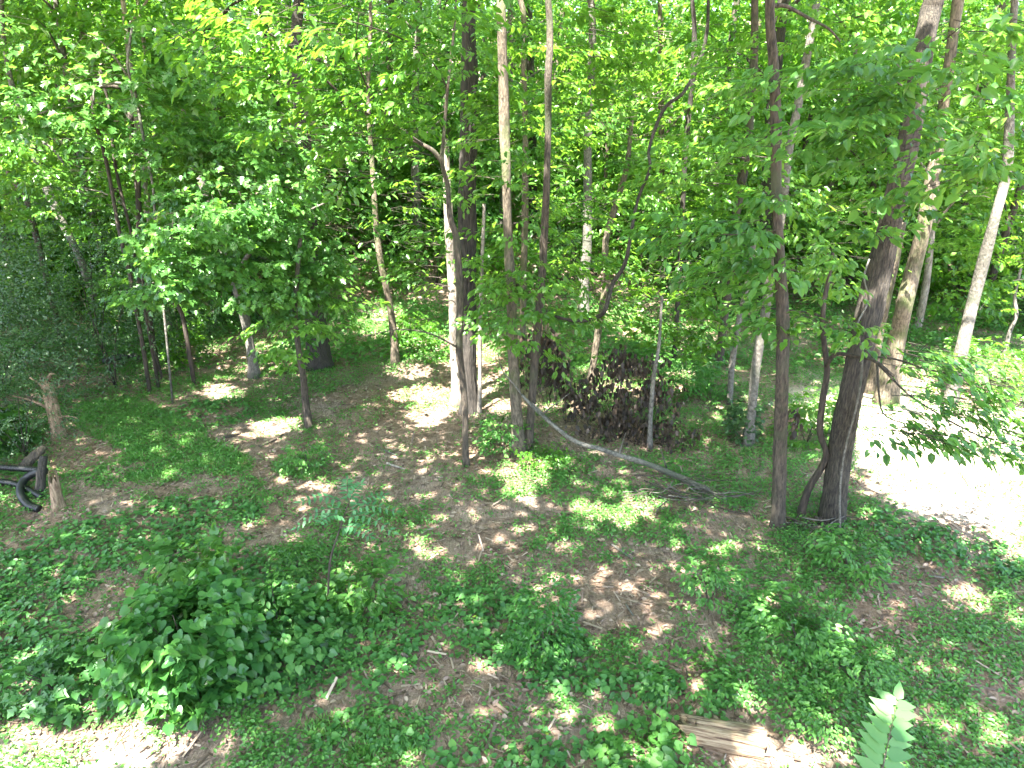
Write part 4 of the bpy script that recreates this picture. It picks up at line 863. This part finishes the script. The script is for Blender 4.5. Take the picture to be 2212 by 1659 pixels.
# ------------------------------------------------------------------ fallen log, snag, pipes, split log, sticks
def line_thing(name, label_, cat, pts, bark, sides=12, ridge=.02, child="trunk", lift=0, group=None, branches=()):
    P, R = [], []
    for vx, vy, w, hgt in pts:
        g = ground(vx, vy) if hgt is None or hgt >= 0 else None
        # a point hgt above the ground on that sight line
        d = ray(vx, vy); t = 1.0
        while True:
            p = np.array([0, 0, CAM_H])+d*t
            if p[2] <= H(p[0], p[1])+hgt: break
            t += .02
        P.append(p); R.append(w/2*.76*np.linalg.norm(p-[0, 0, CAM_H])/FV)
    P = np.array(P); base = P[len(P)//2].copy(); base[2] = H(base[0], base[1])
    root = thing(name, label_, cat, base, group); Pc = catmull(P, 5); Rc = np.interp(np.linspace(0, 1, len(Pc)), np.linspace(0, 1, len(R)), R)
    Rc = Rc*(1+.06*np.sin(np.arange(len(Rc))*1.7))
    link(child, tubes_mesh(child, [(Pc-base, Rc, sides, ridge, 7, 2)], BM[bark]), root)
    return root, base
root, base = line_thing("fallen_log", "long thin pale fallen trunk lying diagonally in front of the dead brown leaves", "log",
  [(1127,853,8,1.05),(1170,896,10,.75),(1237,950,12,.42),(1290,968,13,.3),(1337,983,15,.22),(1400,1003,16,.16),(1474,1033,18,.11),(1530,1060,16,.09)], 'smooth', 12, .10)
for pts in ([(1337,983,.22),(1345,955,.5),(1352,935,.8)], [(1440,1010,.15),(1432,985,.45),(1424,962,.7)], [(1500,1045,.12),(1570,1072,.2),(1640,1060,.35)], [(1530,1060,.1),(1575,1090,.06),(1608,1103,.04)], [(1170,896,.75),(1190,880,1.0),(1230,850,1.3)], [(1127,853,1.05),(1110,830,1.25),(1085,800,1.5),(1075,760,1.9)], [(1190,910,.6),(1150,870,1.1)]):
    Q = []
    for vx, vy, h_ in pts:
        d = ray(vx, vy); t = 1.0
        while (np.array([0, 0, CAM_H])+d*t)[2] > H((d*t)[0], (d*t)[1])+h_: t += .02
        Q.append(np.array([0, 0, CAM_H])+d*t)
    Pc = catmull(Q, 4) if len(Q) > 2 else np.array(Q); link("branch", tubes_mesh("branch", [(Pc-base, np.linspace(.015, .005, len(Pc)), 5, 0, 5, 1)], BM['smooth']), root)

# broken snag with jagged top
def snag(name, label_, vx, vy, ht, rad, bark, lean=(0, 0), jag=.25, sides=16, stubs=()):
    g = ground(vx, vy); root = thing(name, label_, "stump", g); m = 9
    ang = np.linspace(0, 2*math.pi, sides, endpoint=False); V = []; r = np.random.RandomState(int(vx))
    topj = ht*(1-jag*r.uniform(0, 1, sides)**.7*(1+.0*ang))
    for i in range(m):
        t = i/(m-1)
        for j in range(sides):
            z = -.05+t*(topj[j]+.05); rr = rad*(1+.4*math.exp(-z/.12))*(1-.2*t)*(1+.14*math.sin(3*ang[j]+z*3)+.06*r.uniform(-1, 1)+.07*math.sin(7*ang[j]))
            V.append([rr*math.cos(ang[j])+lean[0]*z, rr*math.sin(ang[j])+lean[1]*z, z])
    n0 = len(V)
    for j in range(sides):   # hollow inside
        V.append([rad*.55*math.cos(ang[j])+lean[0]*ht*.8, rad*.55*math.sin(ang[j])+lean[1]*ht*.8, ht*(1-jag)*.75])
    F = [(i*sides+j, i*sides+(j+1) % sides, (i+1)*sides+(j+1) % sides, (i+1)*sides+j) for i in range(m-1) for j in range(sides)]
    F += [((m-1)*sides+j, (m-1)*sides+(j+1) % sides, n0+(j+1) % sides, n0+j) for j in range(sides)]
    F += [(n0, n0+j, n0+j+1, n0+j+1) for j in range(0)]
    link("trunk", mesh_from("trunk", V, F, BM[bark]), root)
    for (z, dx, dy, dz, r0) in stubs:
        a = np.array([lean[0]*z, lean[1]*z, z]); e = a+np.array([dx, dy, dz])
        link("branch", tubes_mesh("branch", [(catmull([a, (a+e)/2+[0, 0, .04], e], 3), np.linspace(r0, r0*.35, 7), 6, .05, 3, 1)], BM[bark]), root)
    return root
snag("broken_snag", "bleached broken snag with jagged splintered top at the left", 128, 945, 1.25, .10, 'tan', (.03, 0), .22, 18, [(.8,-.35,.1,.25,.03),(1.05,.18,-.05,.12,.03),(.5,-.55,-.1,.3,.03),(.65,-.45,.1,.05,.025),(.35,.45,-.1,.05,.03)])
snag("rotten_stump", "upright slab of rotten pale wood standing beside the black drain pipes", 126, 1102, .66, .075, 'tan', (.08, .0), .35, 14)
line_thing("rotten_log", "rotten brown log leaning behind the black drain pipes", "log", [(52,1012,26,.1),(66,992,22,.2),(82,978,20,.28),(96,966,16,.32)], 'brown', 10, .08)
line_thing("rotten_log", "short dark log standing between the snag and the upright rotten slab", "log", [(88,1062,22,.02),(90,1020,20,.3),(95,985,18,.5)], 'dark', 10, .08)

def plastic(name, c, rough=.5):
    m, n, out = new_mat(name); p = n.nodes.new("ShaderNodeBsdfPrincipled"); v = coords(n)
    f = noise(n, v, 6, 5); r_ = ramp(n, f, [(.35, c), (.7, tuple(min(1, k*1.6+.003) for k in c))]); n.links.new(r_.outputs[0], p.inputs['Base Color'])
    p.inputs['Roughness'].default_value = rough; n.links.new(p.outputs[0], out.inputs[0]); return m
PIPE = plastic("black_corrugated_plastic", (.004, .005, .006))
def pipe(label_, pts, w):
    P = []
    for vx, vy, h_ in pts:
        d = ray(vx, vy); t = 1.0
        while (np.array([0, 0, CAM_H])+d*t)[2] > H((d*t)[0], (d*t)[1])+h_: t += .02
        P.append(np.array([0, 0, CAM_H])+d*t)
    P = np.array(P); base = P[0].copy(); root = thing("drain_pipe", label_, "pipe", base, "black corrugated drain pipes")
    Pc = catmull(P, 8); L = np.concatenate([[0], np.cumsum(np.linalg.norm(np.diff(Pc, axis=0), axis=1))]); n = int(L[-1]/.009)
    Q = np.stack([np.interp(np.linspace(0, L[-1], n), L, Pc[:, i]) for i in range(3)], 1); R = w*(1+.075*np.sign(np.sin(np.arange(n)*2*math.pi/4+.7)))
    V, F = tube_arrays(Q-base, R, 16); link("hose", mesh_from("hose", V, F, PIPE), root)
pipe("black corrugated pipe bent in a hairpin under the rotten slab", [(96,1018,.30),(75,1022,.22),(55,1034,.14),(45,1052,.10),(46,1072,.08),(62,1092,.06),(85,1100,.04)], .052)
pipe("straight black corrugated pipe, uppermost, entering from the left edge", [(-60,1000,.25),(-10,1008,.22),(40,1012,.2),(92,1016,.2)], .042)
pipe("straight black corrugated pipe, lower, running under the hairpin", [(-60,1030,.10),(0,1040,.09),(40,1048,.08),(90,1074,.06)], .04)
pipe("short coil of black pipe half hidden in weeds beyond the snag", [(225,780,.15),(250,773,.25),(285,768,.25),(300,775,.15)], .07)

# split log in the foreground
def split_log():
    m, n, out = new_mat("split_wood"); v = coords(n, (1.2, 26, 26)); f = noise(n, v, 1.6, 6, .65)
    v2 = coords(n, (3, 5, 5)); f2 = noise(n, v2, 2, 4)
    r1 = ramp(n, f, [(.40, (.06,.032,.018)), (.48, (.20,.135,.08)), (.58, (.31,.235,.15))])
    p = n.nodes.new("ShaderNodeBsdfPrincipled"); p.inputs['Roughness'].default_value = .85
    n.links.new(r1.outputs[0], p.inputs['Base Color']); b = n.nodes.new("ShaderNodeBump"); b.inputs['Distance'].default_value = .02
    n.links.new(f, b.inputs['Height']); n.links.new(b.outputs[0], p.inputs['Normal']); n.links.new(p.outputs[0], out.inputs[0])
    a = ground(1478, 1592); e = ground(1648, 1628); ax = norm(e-a); L = np.linalg.norm(e-a); yax = norm(np.cross([0, 0, 1.], ax)); r = np.random.RandomState(4)
    root = thing("split_log", "short split log with streaky pale grain lying in the lower right foreground", "log", a)
    ns, sd = 26, 40; V = []; prof = np.linspace(0, 2*math.pi, sd, endpoint=False); ridge = .010*np.sin(prof*9+1)+.007*np.sin(prof*17)+.006*r.normal(0, 1, sd)
    for i in range(ns):
        t = i/(ns-1)
        for j, q in enumerate(prof):
            end = (.05*math.sin(q*5)+.035*math.sin(q*11+1))*(1 if t < .1 else 0) + (.015*math.sin(q*4))*(1 if t > .92 else 0)
            ry, rz = .155*(1-.10*(1-t)), .165*(1-.22*(1-t)); w = ridge[j]+.004*math.sin(t*13+q*6)
            c = math.cos(q); s = math.sin(q); s = s if s > -.35 else -.35
            V.append(ax*(t*L+end)+yax*((ry+w)*c)+np.array([0, 0, .07+(rz+w)*s]))
    F = [(i*sd+j, i*sd+(j+1) % sd, (i+1)*sd+(j+1) % sd, (i+1)*sd+j) for i in range(ns-1) for j in range(sd)]
    c0 = len(V); V += [np.array([0, 0, .07])+ax*.03, ax*(L-.01)+np.array([0, 0, .07])]
    for j in range(0, sd, 2): F += [(c0, (j+2) % sd, j+1, j), (c0+1, (ns-1)*sd+j, (ns-1)*sd+j+1, (ns-1)*sd+(j+2) % sd)]
    me = mesh_from("log_body", V, F, m, None, True); o = link("log_body", me, root)
    # align the grain: object axes along the log
    R = Matrix([[*ax], [*yax], [*np.cross(ax, yax)]]).transposed(); me.transform(R.inverted().to_4x4()); o.matrix_basis = R.to_4x4()
    k = 18; A = np.stack([r.uniform(-.12, .03, k), r.uniform(-.14, .14, k), r.uniform(0, .14, k)], 1); Bm = A+np.stack([r.uniform(.08, .2, k), r.normal(0, .02, k), r.normal(0, .02, k)], 1)
    Aw = A[:, :1]*ax+A[:, 1:2]*yax+A[:, 2:]*[0, 0, 1]; Bw = Bm[:, :1]*ax+Bm[:, 1:2]*yax+Bm[:, 2:]*[0, 0, 1]
    V2, F2 = twig_arrays(Aw, Bw, .006, .012); link("splinters", mesh_from("splinters", V2, F2, BM['brown']), root)
split_log()

for lab_, p0, p1, w, bk in [
  ("pale flat stick lying on dark soil left of the snaking trunk", (835,1000), (876,1014), 7, 'pale'), ("grey stick on dark soil farther left, above the pale flat one", (815,965), (860,985), 5, 'smooth'),
  ("rotting short log in the sun patch left of the vine-hung sapling", (560,965), (612,940), 9, 'brown'), ("thin stick pointing at the vine-hung sapling's foot", (484,945), (520,936), 5, 'brown'),
  ("broken grey stick in mulch below the dead leaf tuft", (665,960), (712,985), 4, 'smooth'), ("long twig crossing the mulch in the centre", (1095,1130), (1150,1140), 4, 'brown'),
  ("orange-brown bark piece in the centre mulch", (1180,1130), (1212,1138), 8, 'moss'), ("pale branch crossing the weeds right of the central mulch", (1320,1175), (1368,1208), 7, 'smooth'),
  ("pair-side grey splinter on the central mulch", (1195,1282), (1230,1285), 5, 'smooth'), ("dark splinter on the right part of the central mulch", (1352,1305), (1368,1330), 5, 'smooth'),
  ("pale log piece among weeds at right of the slim dark trunk", (1650,1250), (1708,1256), 8, 'moss'), ("grey twig in the right weeds below the clearing", (2005,1243), (2040,1248), 5, 'smooth'),
  ("thin white twig at the bottom left of the mulch", (1085,1510), (1130,1535), 3, 'smooth'), ("yellowish bark slab on the vine mat at left", (100,1290), (165,1250), 17, 'moss'),
  ("dark stick at the bottom edge centre", (1208,1620), (1222,1659), 7, 'brown'), ("long stick right of the bottom centre mulch", (1400,1500), (1440,1518), 5, 'smooth'),
  ("thin stick at the lower left mulch among leaves", (740,1560), (800,1545), 4, 'smooth'), ("white bare twig standing at the split log's lower side", (1560,1655), (1568,1628), 5, 'pale')]:
    line_thing("stick", lab_, "stick", [(p0[0], p0[1], w, .02), ((p0[0]+p1[0])/2, (p0[1]+p1[1])/2, w, .035), (p1[0], p1[1], w*.8, .02)], bk, 6, .04, "wood")
g = ground(1208, 1310)
for i, (vx, vy, s_, lb) in enumerate([(878, 1432, .07, "curled dead brown leaf standing in mulch left of the bottom centre"), (1700, 1600, .05, "small pale stone in the weeds right of the split log")]):
    g = ground(vx, vy); root = thing("curled_leaf" if i == 0 else "stone", lb, "leaf" if i == 0 else "stone", g)
    r = np.random.RandomState(i); V, F = tube_arrays(catmull([[0, 0, 0], [.01, 0, s_*.8], [-.03, 0, s_*1.6], [-.05, 0, s_*1.5]], 4) if i == 0 else np.array([[0, 0, -.01], [0, 0, .01], [0, 0, .03], [.005, 0, .045]]), np.linspace(s_*.5, s_*.12, 13) if i == 0 else np.array([s_*.8, s_, s_*.8, s_*.3]), 10, .08)
    link("blade" if i == 0 else "rock", mesh_from("blade", V, F, BM['moss'] if i == 0 else BM['pale'], None, True), root)
byl = {}
for o in S.objects:
    if o.get('group') in ("trees on the far hillside", "undergrowth shrubs on the hillside"): byl.setdefault(o['label'], []).append(o)
for l_, os_ in byl.items():
    if len(os_) == 4:
        os_.sort(key=lambda o: o.location.y)
        for o, w_ in zip(os_, ("nearest", "second nearest", "second farthest", "farthest")): o["label"] = w_+" "+l_
    if len(os_) == 3:
        os_.sort(key=lambda o: o.location.y)
        for o, w_ in zip(os_, ("nearer", "middle", "farther")): o['label'] = w_+" "+l_
    if len(os_) == 2:
        os_.sort(key=lambda o: o.location.y); os_[0]['label'] = "nearer "+l_; os_[1]['label'] = "farther "+l_
ntri = sum(len(o.data.polygons) for o in S.objects if o.type == 'MESH'); uniq = sum(len(m.polygons) for m in bpy.data.meshes)
print("objects", len(S.objects), "polys", ntri, "unique polys", uniq)
